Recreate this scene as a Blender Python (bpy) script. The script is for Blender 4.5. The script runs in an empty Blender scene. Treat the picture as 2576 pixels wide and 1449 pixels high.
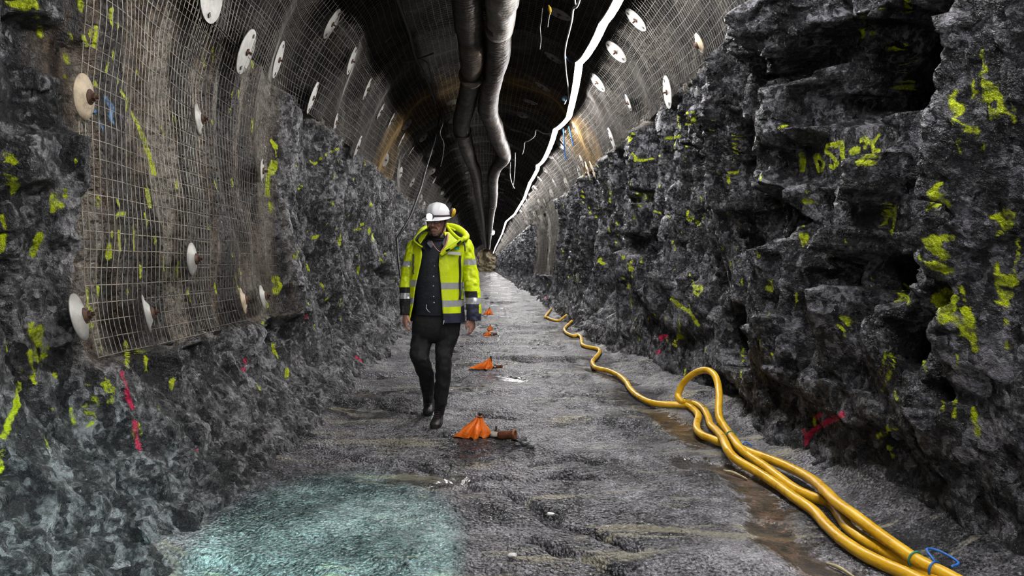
import bpy, math, random
import numpy as np
from mathutils import Vector, Matrix, Quaternion
from mathutils.bvhtree import BVHTree
from mathutils.kdtree import KDTree

PI = math.pi
F, CX, CY, H = 1700.0, 1222.0, 668.0, 1.34      # focal length (px of the 2576 px frame), axis, eye height
SC = bpy.context.scene
COL = SC.collection
rng = random.Random(7)

def P(px, py, d):
    return Vector(((px - CX) * d / F, d, H - (py - CY) * d / F))

# ------------------------------------------------------------------ noise (numpy)
def _h(ix, iy, seed):
    ix = ix.astype(np.int64); iy = iy.astype(np.int64)
    n = (ix * 374761393 + iy * 668265263 + seed * 1442695041) & 0xFFFFFFFF
    n = ((n ^ (n >> 13)) * 1274126177) & 0xFFFFFFFF
    n = ((n ^ (n >> 15)) * 2246822519) & 0xFFFFFFFF
    n = n ^ (n >> 16)
    return (n & 0xFFFFFF) / float(0xFFFFFF)

def vnoise(x, y, seed=0):
    fx = np.floor(x); fy = np.floor(y)
    tx = x - fx; ty = y - fy
    tx = tx * tx * (3 - 2 * tx); ty = ty * ty * (3 - 2 * ty)
    a = _h(fx, fy, seed); b = _h(fx + 1, fy, seed)
    c = _h(fx, fy + 1, seed); d = _h(fx + 1, fy + 1, seed)
    return (a + (b - a) * tx) * (1 - ty) + (c + (d - c) * tx) * ty

def fbm(x, y, seed=0, octv=4, gain=.5):
    s = 0; a = 1; t = 0
    for i in range(octv):
        s = s + a * (vnoise(x, y, seed + i * 17) - .5); t += a
        a *= gain; x = x * 2.03 + 7.1; y = y * 2.03 + 3.7
    return s / t * 2

def facet(x, y, seed=0, tilt=2.0, curv=.8, ax=1.0):
    """upper envelope of tilted planes around jittered cell centres: angular blocks"""
    fx = np.floor(x); fy = np.floor(y)
    best = np.full(x.shape, -9.0)
    for i in (-1, 0, 1):
        for j in (-1, 0, 1):
            cx = fx + i; cy = fy + j
            px = cx + _h(cx, cy, seed); py = cy + _h(cx, cy, seed + 1)
            dx = (x - px) * ax; dy = y - py
            v = (_h(cx, cy, seed + 2) - .5) * 1.2 + tilt * ((_h(cx, cy, seed + 3) - .5) * dx + (_h(cx, cy, seed + 4) - .5) * dy) - curv * (dx * dx + dy * dy)
            np.maximum(best, v, out=best)
    return best

def cells(x, y, seed=0, ax=1.0, k=11.0):
    """one tilted level per jittered cell, with short ramps between neighbours"""
    fx = np.floor(x); fy = np.floor(y)
    W = np.zeros(x.shape); V = np.zeros(x.shape)
    for i in (-1, 0, 1):
        for j in (-1, 0, 1):
            cx = fx + i; cy = fy + j
            dx = x - cx - _h(cx, cy, seed); dy = y - cy - _h(cx, cy, seed + 1)
            r = _h(cx, cy, seed + 2) - .5 + (_h(cx, cy, seed + 3) - .5) * dx * 1.3 * ax + (_h(cx, cy, seed + 4) - .5) * dy * 1.3
            w = np.exp(-k * (dx * dx + dy * dy)) + 1e-12
            W += w; V += w * r
    return V / W

def sstep(a, b, x):
    t = np.clip((x - a) / (b - a), 0, 1)
    return t * t * (3 - 2 * t)

# ------------------------------------------------------------------ object helpers
def tag(o, label=None, cat=None, group=None, kind=None):
    if label: o['label'] = label
    if cat: o['category'] = cat
    if group: o['group'] = group
    if kind: o['kind'] = kind
    return o

def link(o, parent=None):
    COL.objects.link(o)
    if parent is not None:
        o.parent = parent
        o.matrix_parent_inverse = parent.matrix_basis.inverted()
    return o

def empty(name, loc=(0, 0, 0)):
    o = bpy.data.objects.new(name, None); COL.objects.link(o)
    o.location = loc; o.empty_display_size = .1
    return o

def mesh_np(name, verts, faces, mats, smooth=True, parent=None, matidx=None, attrs=None):
    """verts (n,3); faces: (m,4) / (m,3) array or list of tuples"""
    me = bpy.data.meshes.new(name)
    verts = np.asarray(verts, dtype=np.float32)
    if isinstance(faces, np.ndarray):
        k = faces.shape[1]; m = len(faces)
        me.vertices.add(len(verts)); me.vertices.foreach_set('co', verts.ravel())
        me.loops.add(m * k); me.loops.foreach_set('vertex_index', faces.astype(np.int32).ravel())
        me.polygons.add(m)
        me.polygons.foreach_set('loop_start', np.arange(0, m * k, k, dtype=np.int32))
        me.polygons.foreach_set('loop_total', np.full(m, k, dtype=np.int32))
    else:
        me.from_pydata([tuple(map(float, v)) for v in verts], [], [tuple(map(int, f)) for f in faces])
    if not isinstance(mats, (list, tuple)): mats = [mats]
    for mt in mats: me.materials.append(mt)
    n = len(me.polygons)
    if matidx is not None: me.polygons.foreach_set('material_index', np.asarray(matidx, dtype=np.int32))
    me.polygons.foreach_set('use_smooth', np.full(n, bool(smooth)))
    me.update(calc_edges=True)
    for an, av in (attrs or {}).items():
        at = me.attributes.new(an, 'FLOAT', 'POINT'); at.data.foreach_set('value', np.asarray(av, dtype=np.float32).ravel())
    o = bpy.data.objects.new(name, me)
    return link(o, parent)

def grid_faces(nr, nc, closed=False, off=0):
    i = np.arange(nr - 1)[:, None]; j = np.arange(nc if closed else nc - 1)[None, :]
    j2 = (j + 1) % nc
    a = i * nc + j; b = i * nc + j2; c = (i + 1) * nc + j2; d = (i + 1) * nc + j
    return np.stack([a, b, c, d], -1).reshape(-1, 4) + off

def smooth_path(pts, n_per=6):
    """Catmull-Rom through points (list of tuples, any dim)"""
    p = np.array([tuple(q) for q in pts], float)
    p = np.vstack([2 * p[0] - p[1], p, 2 * p[-1] - p[-2]])
    out = []
    for i in range(1, len(p) - 2):
        for k in range(n_per):
            t = k / n_per
            out.append(.5 * ((2 * p[i]) + (-p[i - 1] + p[i + 1]) * t + (2 * p[i - 1] - 5 * p[i] + 4 * p[i + 1] - p[i + 2]) * t * t + (-p[i - 1] + 3 * p[i] - 3 * p[i + 1] + p[i + 2]) * t ** 3))
    out.append(p[-2])
    return np.array(out)

def tube_vf(path, rad, nseg=10, off=0, caps=True):
    path = np.asarray(path, float); n = len(path)
    rad = np.broadcast_to(np.asarray(rad, float), (n,))
    t = np.gradient(path, axis=0); t /= np.linalg.norm(t, axis=1)[:, None] + 1e-9
    up = np.array([0, 0, 1.]) if abs(t[0][2]) < .9 else np.array([1., 0, 0])
    u = np.cross(t[0], up); u /= np.linalg.norm(u)
    vs = []
    for i in range(n):
        u = u - t[i] * np.dot(u, t[i]); u /= np.linalg.norm(u) + 1e-9
        w = np.cross(t[i], u)
        a = np.arange(nseg) / nseg * 2 * PI
        vs.append(path[i] + rad[i] * (np.cos(a)[:, None] * u + np.sin(a)[:, None] * w))
    vs = np.concatenate(vs)
    fs = [tuple(f) for f in grid_faces(n, nseg, True, off)]
    if caps:
        fs.append(tuple(off + k for k in reversed(range(nseg))))
        fs.append(tuple(off + (n - 1) * nseg + k for k in range(nseg)))
    return vs, fs

def tube(name, path, rad, mat, parent=None, nseg=10, smooth=True, caps=True):
    v, f = tube_vf(path, rad, nseg, 0, caps)
    return mesh_np(name, v, f, mat, smooth, parent)

class MB:
    def __init__(s): s.v = []; s.f = []; s.mi = []; s.n = 0
    def add(s, v, f, mi=0):
        v = np.asarray(v, float)
        s.v.append(v); s.f += [tuple(int(i) + s.n for i in q) for q in f]; s.mi += [mi] * len(f); s.n += len(v)
    def tube(s, path, rad, nseg=8, mi=0, caps=True):
        v, f = tube_vf(path, rad, nseg, 0, caps); s.add(v, f, mi)
    def lathe(s, prof, origin, axis, nseg=20, mi=0):
        """prof: (r, h) list along axis"""
        ax = Vector(axis).normalized(); q = Vector((0, 0, 1)).rotation_difference(ax)
        vs = []
        for r, h in prof:
            for k in range(nseg):
                a = 2 * PI * k / nseg
                vs.append(tuple(Vector(origin) + q @ Vector((r * math.cos(a), r * math.sin(a), h))))
        f = [tuple(x) for x in grid_faces(len(prof), nseg, True)]
        f.append(tuple(reversed(range(nseg)))); f.append(tuple((len(prof) - 1) * nseg + k for k in range(nseg)))
        s.add(vs, f, mi)
    def box(s, c, size, rot=None, mi=0):
        vs = []
        for x in (-.5, .5):
            for y in (-.5, .5):
                for z in (-.5, .5):
                    p = Vector((x * size[0], y * size[1], z * size[2]))
                    if rot is not None: p = rot @ p
                    vs.append(tuple(Vector(c) + p))
        s.add(vs, [(0, 1, 3, 2), (4, 6, 7, 5), (0, 4, 5, 1), (2, 3, 7, 6), (0, 2, 6, 4), (1, 5, 7, 3)], mi)
    def build(s, name, mats, parent=None, smooth=True):
        return mesh_np(name, np.concatenate(s.v), s.f, mats, smooth, parent, s.mi)

# ------------------------------------------------------------------ materials
class NT:
    def __init__(s, name):
        s.m = bpy.data.materials.new(name); s.m.use_nodes = True
        s.t = s.m.node_tree; s.b = s.t.nodes['Principled BSDF']; s.out = s.t.nodes['Material Output']
    def n(s, typ, **kw):
        nd = s.t.nodes.new(typ)
        for k, v in kw.items(): setattr(nd, k, v)
        return nd
    def l(s, a, b): s.t.links.new(a, b)
    def val(s, inp, v):
        if isinstance(v, bpy.types.NodeSocket): s.l(v, inp)
        else: inp.default_value = v
    def obj(s): return s.n('ShaderNodeTexCoord').outputs['Object']
    def mapping(s, vec, scale=(1, 1, 1), rot=(0, 0, 0), loc=(0, 0, 0)):
        m = s.n('ShaderNodeMapping'); s.l(vec, m.inputs[0])
        m.inputs['Scale'].default_value = scale; m.inputs['Rotation'].default_value = rot; m.inputs['Location'].default_value = loc
        return m.outputs[0]
    def noise(s, vec, scale, detail=4, rough=.55, dist=0.0):
        m = s.n('ShaderNodeTexNoise'); s.l(vec, m.inputs['Vector'])
        m.inputs['Scale'].default_value = scale; m.inputs['Detail'].default_value = detail
        m.inputs['Roughness'].default_value = rough; m.inputs['Distortion'].default_value = dist
        return m.outputs['Fac']
    def vor(s, vec, scale, feature='F1', out='Distance', rand=1.0):
        m = s.n('ShaderNodeTexVoronoi', feature=feature); s.l(vec, m.inputs['Vector'])
        m.inputs['Scale'].default_value = scale; m.inputs['Randomness'].default_value = rand
        return m.outputs[out]
    def ramp(s, fac, stops, interp='LINEAR'):
        r = s.n('ShaderNodeValToRGB'); s.l(fac, r.inputs[0]); cr = r.color_ramp; cr.interpolation = interp
        while len(cr.elements) < len(stops): cr.elements.new(.5)
        for e, (p, c) in zip(cr.elements, stops):
            e.position = p
            e.color = (c, c, c, 1) if isinstance(c, (int, float)) else (*c, 1)
        return r.outputs[0]
    def math(s, op, a, b=0.0, clamp=False):
        m = s.n('ShaderNodeMath', operation=op); m.use_clamp = clamp
        s.val(m.inputs[0], a); s.val(m.inputs[1], b); return m.outputs[0]
    def mix(s, fac, a, b, mode='MIX'):
        m = s.n('ShaderNodeMix', data_type='RGBA', blend_type=mode)
        s.val(m.inputs[0], fac)
        for i, v in ((6, a), (7, b)):
            if isinstance(v, bpy.types.NodeSocket): s.l(v, m.inputs[i])
            else: m.inputs[i].default_value = (*v, 1) if len(v) == 3 else v
        return m.outputs[2]
    def mapr(s, v, a, b, c=0.0, d=1.0):
        m = s.n('ShaderNodeMapRange'); m.clamp = True
        s.l(v, m.inputs[0]); m.inputs[1].default_value = a; m.inputs[2].default_value = b
        m.inputs[3].default_value = c; m.inputs[4].default_value = d; return m.outputs[0]
    def attr(s, name):
        return s.n('ShaderNodeAttribute', attribute_name=name).outputs['Fac']
    def bump(s, h, dist, strength=1.0, prev=None):
        b = s.n('ShaderNodeBump'); s.l(h, b.inputs['Height'])
        b.inputs['Distance'].default_value = dist; b.inputs['Strength'].default_value = strength
        if prev is not None: s.l(prev, b.inputs['Normal'])
        return b.outputs[0]
    def set(s, **kw):
        for k, v in kw.items():
            k = k.replace('_', ' ').title() if k not in ('IOR',) else k
            inp = s.b.inputs[k]
            if isinstance(v, bpy.types.NodeSocket): s.l(v, inp)
            elif isinstance(v, tuple) and len(v) == 3: inp.default_value = (*v, 1)
            else: inp.default_value = v
        return s

def simple(name, col, rough=.6, metal=0.0, var=.0, scale=30, bump=0.0, bscale=60, **kw):
    t = NT(name)
    if var or bump:
        o = t.obj(); n = t.noise(o, scale, 4)
        c = t.mix(t.mapr(n, .3, .7), tuple(x * (1 - var) for x in col), tuple(min(1, x * (1 + var)) for x in col))
        t.set(base_color=c)
        if bump: t.set(normal=t.bump(t.noise(o, bscale, 5), bump))
    else: t.set(base_color=col)
    t.set(roughness=rough, metallic=metal, **kw)
    return t.m

def light(name, typ, loc, power, col=(1, 1, 1), aim=None, **kw):
    l = bpy.data.lights.new(name, typ); l.energy = power; l.color = col
    for k, v in kw.items(): setattr(l, k, v)
    o = bpy.data.objects.new(name, l); COL.objects.link(o); o.location = loc
    if aim is not None: o.rotation_euler = (Vector(aim) - Vector(loc)).to_track_quat('-Z', 'Y').to_euler()
    return o
FILL = 110.0; EXPO = 0.3
# ================================================================== tunnel shape
PROF = [(-1.35, -.35), (-1.5, -.02), (-1.72, .22), (-1.98, .58), (-2.14, 1.1), (-2.2, 1.8), (-2.24, 2.5), (-2.2, 3.15), (-2.0, 3.8),
        (-1.58, 4.42), (-.95, 4.92), (.05, 5.16), (1.1, 4.92), (1.72, 4.45), (2.14, 3.88), (2.36, 3.2), (2.42, 2.5), (2.38, 1.8),
        (2.32, 1.1), (2.2, .6), (2.1, .25), (2.0, -.02), (1.85, -.35)]
_pp = smooth_path(PROF, 24)
_sl = np.concatenate([[0], np.cumsum(np.linalg.norm(np.diff(_pp, axis=0), axis=1))])
S_TOT = float(_sl[-1])
def base_xz(s):
    return np.interp(s, _sl, _pp[:, 0]), np.interp(s, _sl, _pp[:, 1])
def base_n(s):          # outward normal
    x0, z0 = base_xz(np.maximum(s - .12, 0)); x1, z1 = base_xz(np.minimum(s + .12, S_TOT))
    dx, dz = x1 - x0, z1 - z0; L = np.hypot(dx, dz)
    return -dz / L, dx / L
def s_at(z, side):
    m = _pp[:, 0] < .05 if side < 0 else _pp[:, 0] > .05
    idx = np.where(m)[0]
    k = idx[np.argmin(np.abs(_pp[idx, 1] - z))]
    return float(_sl[k])
S_L, S_R = s_at(3.22, -1), s_at(3.42, 1)      # where the arch mesh starts on either side

def low(s, y):          # gentle waviness of the whole drift, outward +
    return .10 * fbm(s * .35, y * .22, 11, 2) + .05 * fbm(s * .9, y * .55, 12, 2)
def sag(s, y):          # the wire mesh bulges between its bolts
    return .075 * fbm(s * .85 + 5, y * .8, 21, 2) + .02 * fbm(s * 2.4, y * 2.1, 22, 2)
def M_off(s, y):        # outward offset of the wire mesh surface from the base profile
    return low(s, y) + sag(s, y) - .06 + .055 * np.cos(2 * PI * (y - 2.75) / 2.29) * (.5 + vnoise(s * .7, y * .4, 23)) * sstep(S_L - .3, S_L + .5, s) * (1 - sstep(S_R - .5, S_R + .3, s))
def surf(s, y, off):
    x, z = base_xz(s); nx, nz = base_n(s)
    return np.stack([x + nx * off, y + 0 * x, z + nz * off], -1)

def base_hit(px, py):   # where the sight line of a photo pixel meets the smooth profile (for placing cavities)
    dx, dz = (px - CX) / F, -(py - CY) / F
    d = np.linspace(2, 90, 20000)
    x, z = dx * d, H + dz * d
    ss = np.linspace(0, S_TOT, 800); bx, bz = base_xz(ss)
    ang = np.arctan2(bz - 2.2, bx - .05); r = np.hypot(bx - .05, bz - 2.2)
    o = np.argsort(ang)
    rr = np.interp(np.arctan2(z - 2.2, x - .05), ang[o], r[o], period=2 * PI)
    k = int(np.argmax(np.hypot(x - .05, z - 2.2) > rr))
    j = int(np.argmin((bx - x[k]) ** 2 + (bz - z[k]) ** 2))
    return float(ss[j]), float(d[k])

# hollows and overhangs of the rock seen in the photo: px, py, half width px, half height px, depth m (negative juts out)
HOLES = [(1795, 1010, 60, 75, .26), (1725, 420, 13, 120, .3), (1868, 640, 26, 150, .38), (2008, 650, 15, 150, .28), (2425, 930, 18, 190, .2), (2185, 180, 165, 150, .95), (2455, 400, 110, 75, .7), (1915, 470, 55, 230, .5), (2080, 130, 110, 60, .5), (1850, 850, 90, 90, .45),
         (1990, 560, 70, 90, .35), (2190, 690, 130, 60, .4), (2290, 640, 60, 60, .35), (2310, 860, 40, 90, .35), (1640, 620, 45, 45, .3),
         (2480, 780, 45, 55, .3), (700, 830, 38, 45, .4), (950, 700, 30, 42, .35), (40, 700, 70, 60, .35), (560, 860, 55, 50, .3), (450, 900, 60, 40, .25),
         (1740, 400, 45, 40, .25), (2380, 1000, 60, 40, .25), (120, 120, 90, 80, .2),
         (1960, 60, 110, 90, -.28), (1775, 975, 75, 60, .22), (2100, 1010, 160, 50, -.10), (2330, 1080, 150, 120, -.08), (1800, 330, 80, 70, -.15), 
         (1700, 760, 80, 80, -.14), (90, 400, 80, 110, -.15), (200, 560, 120, 90, -.08), (840, 480, 60, 90, -.12),
         (930, 830, 70, 45, -.15), (1985, 900, 60, 110, -.2), (2500, 560, 60, 110, -.15)]
_holes = []
for (hx, hy, hw, hh, dep) in HOLES:
    s0, y0 = base_hit(hx, hy); sa, ya = base_hit(hx - hw, hy); sb, yb = base_hit(hx + hw, hy)
    su, yu = base_hit(hx, hy - hh)
    _holes.append((s0, y0, max(.12, abs(yb - ya) / 2), max(.12, hh * y0 / F), dep))

# flatter slab faces that carry the survey numbers
_calm = []
for (hx, hy, hw, hh) in ((2110, 385, 130, 80), (2235, 545, 42, 52), (2362, 492, 42, 48), (2530, 555, 40, 45), (2380, 770, 40, 50), (2270, 740, 30, 35), (1738, 298, 34, 26), (1620, 500, 32, 20), (2355, 630, 40, 45)):
    s0, y0 = base_hit(hx, hy); sa, ya = base_hit(hx - hw, hy); sb, yb = base_hit(hx + hw, hy)
    _calm.append((s0, y0, hh * y0 / F, max(.12, abs(yb - ya) / 2)))

def rock_off(s, y, side):
    """outward offset of the rock face"""
    wx = .45 * fbm(s * .8, y * .8, 31, 3); wy = .35 * fbm(s * .8, y * .8, 32, 3)
    S = s + wx * .6; Y = y + wy * .6
    if side > 0: U = S + .35 * Y; V = Y * 1.25 - .3 * S           # leaning, upright slabs
    elif side < 0: U = S * .95 - .15 * Y; V = Y * 1.15 + .2 * S
    else: U = S; V = Y
    big = cells(U / 3.2, V / .95, 41, .3)
    b2 = cells(U / 1.9 + 3, V / .36, 45, .3)
    f1 = facet(U / 1.5, V / .42, 51, 2.0, .8, .5); f2 = facet(U / .60, V / .17, 56, 2.0, .8, .6)
    f3 = facet(U / .17 + wx, V / .085, 61, 2.0, .8, .8); f4 = facet(U / .055, V / .038, 66)
    fine = fbm(U / .06, V / .05, 71, 3)
    A = 1.0 if side > 0 else .85
    fin = cells(U / 5.0, V / .52 + .25 * wx, 43, .3)
    fin2 = cells(U / 2.6, V / .21 + .3 * wy, 44, .3)
    d = -A * (.16 * big + .46 * fin + .20 * fin2 + .08 * b2 + .12 * (f1 - .1) + .11 * (f2 - .1) + .06 * f3 + .03 * f4) - .012 * fine
    if side < 0:
        kn = 1 - sstep(3.4, 3.9, y); d = d * (1 - .5 * kn) + .08 * kn
    calm = 0 * s
    if side > 0:
        for (cs, cy_, ch, cw) in _calm:
            r = np.sqrt(((y - cy_) / cw) ** 2 + ((s - cs) / ch) ** 2); k = 1 - sstep(.75, 1.15, r + .12 * wx)
            d = d * (1 - k) + k * (.03 - .10 * (.13 * f2 + .075 * f3 + .034 * f4) - .006 * fine)
            calm = np.maximum(calm, k)
    # foot of the wall: finer muck and rubble instead of slabs
    sf = s if side < 0 else S_TOT - s
    if side > 0: d = d * (.55 + .45 * sstep(.7, 2.0, sf)) + .07
    toe = 1 - sstep(.62, 1.35, sf + .25 * fbm(s * .5, y * 1.2, 35, 2)) if side else 0 * s
    muck = -(.10 * facet(s / .4, y / .5, 81) + .065 * facet(s / .15, y / .14, 82) + .034 * facet(s / .055, y / .055, 83)) - .01 * fine
    if side > 0: muck = muck + .22 * (1 - sstep(8, 10, y))
    d = d * (1 - toe) + muck * toe
    for (s0, y0, hw, hh, dep) in _holes:
        if (s0 < S_TOT / 2) != (side < 0) or side == 0: continue
        ex = (y - y0 + .15 * hw * wx * 4) / hw; ez = (s - s0 + .15 * hh * wy * 4) / hh
        r = np.sqrt(ex * ex + ez * ez) + .22 * fbm(s / (hh * .5), y / (hw * .8), 37, 4)
        d = d + dep * (1 - sstep(.62, 1.0, r)) * (1 - calm if dep > .3 else 1)
    return d

def mesh_mask(s, y):
    """1 where wire mesh is bolted over the rock"""
    arch = sstep(S_L - .12, S_L + .02, s) * (1 - sstep(S_R - .02, S_R + .12, s))
    sl0 = s_at(.84, -1)
    left = sstep(sl0 - .1, sl0 + .05, s) * (s < S_TOT / 2) * sstep(3.42, 3.55, y) * (1 - sstep(6.85, 7.05, y))
    sr0 = s_at(1.0, 1)
    right = (1 - sstep(sr0, sr0 + .1, s)) * (s > S_TOT / 2) * sstep(20.6, 21, y) * (1 - sstep(32, 32.5, y))
    return np.clip(np.maximum(arch, np.maximum(left, right)), 0, 1)

def rock_surface(s, y, side):
    d = rock_off(s, y, side)
    m = mesh_mask(s, y)
    behind = M_off(s, y) + .055 + np.clip(.05 + d * .35, 0, .4)
    return low(s, y) + d * (1 - m) * .92 + (behind - low(s, y)) * m

# rows run away from the camera with growing steps
def y_rows(y0, y1, k, mn):
    ys = [y0]
    while ys[-1] < y1: ys.append(ys[-1] + max(mn, abs(ys[-1]) * k))
    return np.array(ys)
Y_END = 150.0
YW = np.concatenate([np.arange(-1.5, 1.6, .12), y_rows(1.6, Y_END, .0042, .0095)])

def wall(name, s0, s1, ds, side, ys, mat, warm=None):
    ss = np.linspace(s0, s1, int((s1 - s0) / ds) + 1)
    Sg, Yg = np.meshgrid(ss, ys, indexing='ij')
    off = rock_surface(Sg, Yg, side)
    # sideways jitter makes the ledges undercut a little
    p = surf(Sg, Yg, off)
    m = mesh_mask(Sg, Yg)
    amp = (1 - m) * .03 if side else 0
    if side:
        p[..., 1] += (1 - m) * (.05 * facet(Sg / .16, Yg / .11, 91) + .02 * facet(Sg / .06, Yg / .045, 93)); p[..., 2] += (1 - m) * (.045 * facet(Sg / .14, Yg / .12, 92) + .02 * facet(Sg / .055, Yg / .05, 94))
    v = p.reshape(-1, 3)
    f = grid_faces(len(ss), len(ys))[:, ::-1]
    brown = m.copy()
    return ss, v, f, brown.ravel(), mat, name
# ================================================================== materials of the place
def paint_over(t, col, rough, na, nb, specs):
    for an, c, wob in specs:
        n1 = t.math('MULTIPLY_ADD', na, wob); t.t.nodes[-1].inputs[2].default_value = -.5 * wob
        m = t.mapr(t.math('ADD', t.attr(an), n1), -.001, .007, 1, 0)
        m = t.math('MULTIPLY', m, t.mapr(nb, .38, .5, .3, 1.0))
        col = t.mix(m, col, c)
        rough = t.math('MAXIMUM', rough, t.math('MULTIPLY', m, .55))
    return col, rough

PAINTS = [('paint_yellow', (.62, .74, .0), .028), ('paint_pink', (.75, .02, .10), .03), ('paint_blue', (.10, .30, .62), .03)]

def rock_mat(name, tint_lo, tint_hi, brown=0.0, rl=.28, rh=.6, paint=True, bd=.08, spec=.6):
    t = NT(name); o = t.obj()
    n1 = t.noise(o, 3.2, 9, .72, .3); n2 = t.noise(o, 16, 5, .7); n3 = t.noise(t.mapping(o, (1, 1, .8), (.3, .2, 0)), 40, 3, .65)
    vm = t.n('ShaderNodeVectorMath', operation='MULTIPLY_ADD'); dn = t.n('ShaderNodeTexNoise'); t.l(o, dn.inputs['Vector']); dn.inputs['Scale'].default_value = 9; dn.inputs['Detail'].default_value = 2
    t.l(dn.outputs['Color'], vm.inputs[0]); vm.inputs[1].default_value = (.11, .11, .11); t.l(t.mapping(o, (1, 1, .7), (.35, .15, .2)), vm.inputs[2]); wv = vm.outputs[0]
    def chips(sc):
        sx = t.n('ShaderNodeSeparateColor'); t.l(t.vor(wv, sc, 'F1', 'Color'), sx.inputs[0]); return sx.outputs[0]
    c1 = chips(11); c2 = chips(31)
    v = t.math('ADD', t.math('MULTIPLY', n1, .40), t.math('ADD', t.math('MULTIPLY', n2, .30), t.math('MULTIPLY', n3, .25)))
    v = t.math('ADD', v, t.math('ADD', t.math('MULTIPLY', c1, .12), t.math('MULTIPLY', c2, .11)))
    mid = tuple(a + (b - a) * .30 for a, b in zip(tint_lo, tint_hi))
    g = t.ramp(v, [(.55, tint_lo), (.61, mid), (.665, tint_hi), (.74, tuple(min(1, x * 1.7) for x in tint_hi))])
    if brown:
        a = t.attr('brown')
        st = t.noise(t.mapping(o, (1, 1.1, .16)), 2.2, 3, .6, .5)
        bc = t.ramp(st, [(.44, (.010, .006, .004)), (.48, (.060, .035, .020)), (.525, (.20, .145, .095)), (.58, (.40, .35, .29))])
        bc = t.mix(t.mapr(n2, .40, .58, .75, 0), bc, (.02, .017, .015))
        g = t.mix(t.math('MULTIPLY', a, brown), g, bc)
    r = t.mapr(n2, .38, .62, rh, rl)
    if paint: g, r = paint_over(t, g, r, n3, n2, PAINTS)
    h = t.math('ADD', t.noise(o, 22, 5, .68, 0), t.math('ADD', t.math('MULTIPLY', c1, .32), t.math('MULTIPLY', c2, .20)))
    nrm = t.bump(h, bd, 1.0)
    t.set(base_color=g, roughness=r, normal=nrm); t.b.inputs['Specular IOR Level'].default_value = spec
    return t.m

MAT_ROCK_L = rock_mat('rock_left', (.016, .016, .019), (.235, .232, .245), brown=.82, rl=.22, rh=.52)
MAT_ROCK_R = rock_mat('rock_right', (.010, .0102, .013), (.185, .182, .205), brown=.7, rl=.18, rh=.46)
MAT_ROOF = rock_mat('rock_roof', (.003, .0027, .0025), (.020, .0175, .0145), brown=.12, rl=.65, rh=.9, paint=False, spec=.2)  # roof shade put into the colour: rock much darker than the walls

def floor_mat():
    t = NT('floor_rock'); o = t.obj()
    n1 = t.noise(o, 1.1, 4, .6, .5); n2 = t.noise(o, 11, 4, .7); n3 = t.noise(o, 75, 3, .7)
    v = t.math('ADD', t.math('MULTIPLY', n1, .40), t.math('ADD', t.math('MULTIPLY', n2, .30), t.math('MULTIPLY', n3, .50)))
    g = t.ramp(v, [(.51, (.016, .016, .018)), (.58, (.095, .092, .104)), (.66, (.29, .282, .305)), (.74, (.58, .57, .60))])
    pc = t.mapr(t.noise(t.mapping(o, (.55, 2.6, 1), (0, 0, .15)), 1.5, 4, .7, .6), .57, .62)
    g = t.mix(t.math('MULTIPLY', pc, .75), g, (.40, .37, .28))
    rm = t.mapr(t.math('ADD', t.attr('rust'), t.math('MULTIPLY', t.math('SUBTRACT', n2, .5), .5)), -.0, .06, 1, 0)
    rc = t.ramp(n2, [(.42, (.05, .036, .02)), (.5, (.13, .085, .035)), (.58, (.36, .13, .025))])
    g = t.mix(t.math('MULTIPLY', rm, t.mapr(n3, .42, .56, .12, .75)), g, rc)
    wm = t.mapr(t.math('ADD', t.attr('wet'), t.math('MULTIPLY', t.math('SUBTRACT', n2, .5), .45)), 0, .05, 1, 0)
    g = t.mix(t.math('MULTIPLY', wm, .55), g, (.035, .027, .017))
    g, r0 = paint_over(t, g, t.mapr(n1, .35, .6, .20, .46), n3, n2, [PAINTS[0]])
    r = t.math('MULTIPLY', r0, t.math('SUBTRACT', 1, t.math('MULTIPLY', wm, .75)))
    h = t.math('SUBTRACT', t.math('MULTIPLY', t.noise(o, 32, 4, .68), 1.0), t.math('MULTIPLY', t.vor(t.mapping(o, (1, 1.1, 1)), 52), .55))
    b = t.n('ShaderNodeBump'); t.l(h, b.inputs['Height']); b.inputs['Distance'].default_value = .05
    t.l(t.math('SUBTRACT', 1, t.math('MULTIPLY', wm, .88)), b.inputs['Strength'])
    t.set(base_color=g, roughness=r, normal=b.outputs[0]); t.b.inputs['Specular IOR Level'].default_value = .6
    return t.m
MAT_FLOOR = floor_mat()

MAT_WIRE = simple('galvanised_wire', (.165, .152, .138), .45, .6, .3, 6)
MAT_WIRE_OLD = simple('stained_wire', (.36, .32, .26), .5, .55, .45, 3)
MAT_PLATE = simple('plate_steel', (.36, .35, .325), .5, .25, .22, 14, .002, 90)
MAT_PLATE_MID = simple('plate_grey', (.20, .195, .18), .5, .25, .25, 12)  # greyer copy of the plate steel, colour lowered against glare from the strip
MAT_PLATE_DIM = simple('plate_dimmed', (.16, .15, .135), .5, .3, .4, 9)  # darker copy of the plate steel: dim roof light put into its colour
MAT_PLATE_TAN = simple('plate_tan', (.44, .36, .25), .6, .1, .3, 16, .003, 90)
MAT_BOLT = simple('bolt_rust', (.085, .045, .03), .6, .5, .5, 40, .004, 120)
MAT_BLACK = simple('black_rubber', (.012, .012, .013), .5)
MAT_CABLE = simple('grey_cable', (.30, .30, .29), .5, 0, .2, 20)
MAT_DARKCABLE = simple('dusty_cable', (.055, .05, .045), .6, 0, .3, 20)
MAT_BLUE = simple('blue_rope', (.02, .14, .50), .5)
MAT_GREEN = simple('green_tie', (.03, .20, .15), .5)
MAT_YELLOWTAPE = simple('yellow_tape', (.62, .42, .03), .5)
MAT_WHITEPL = simple('white_plastic', (.7, .7, .68), .4)

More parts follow.
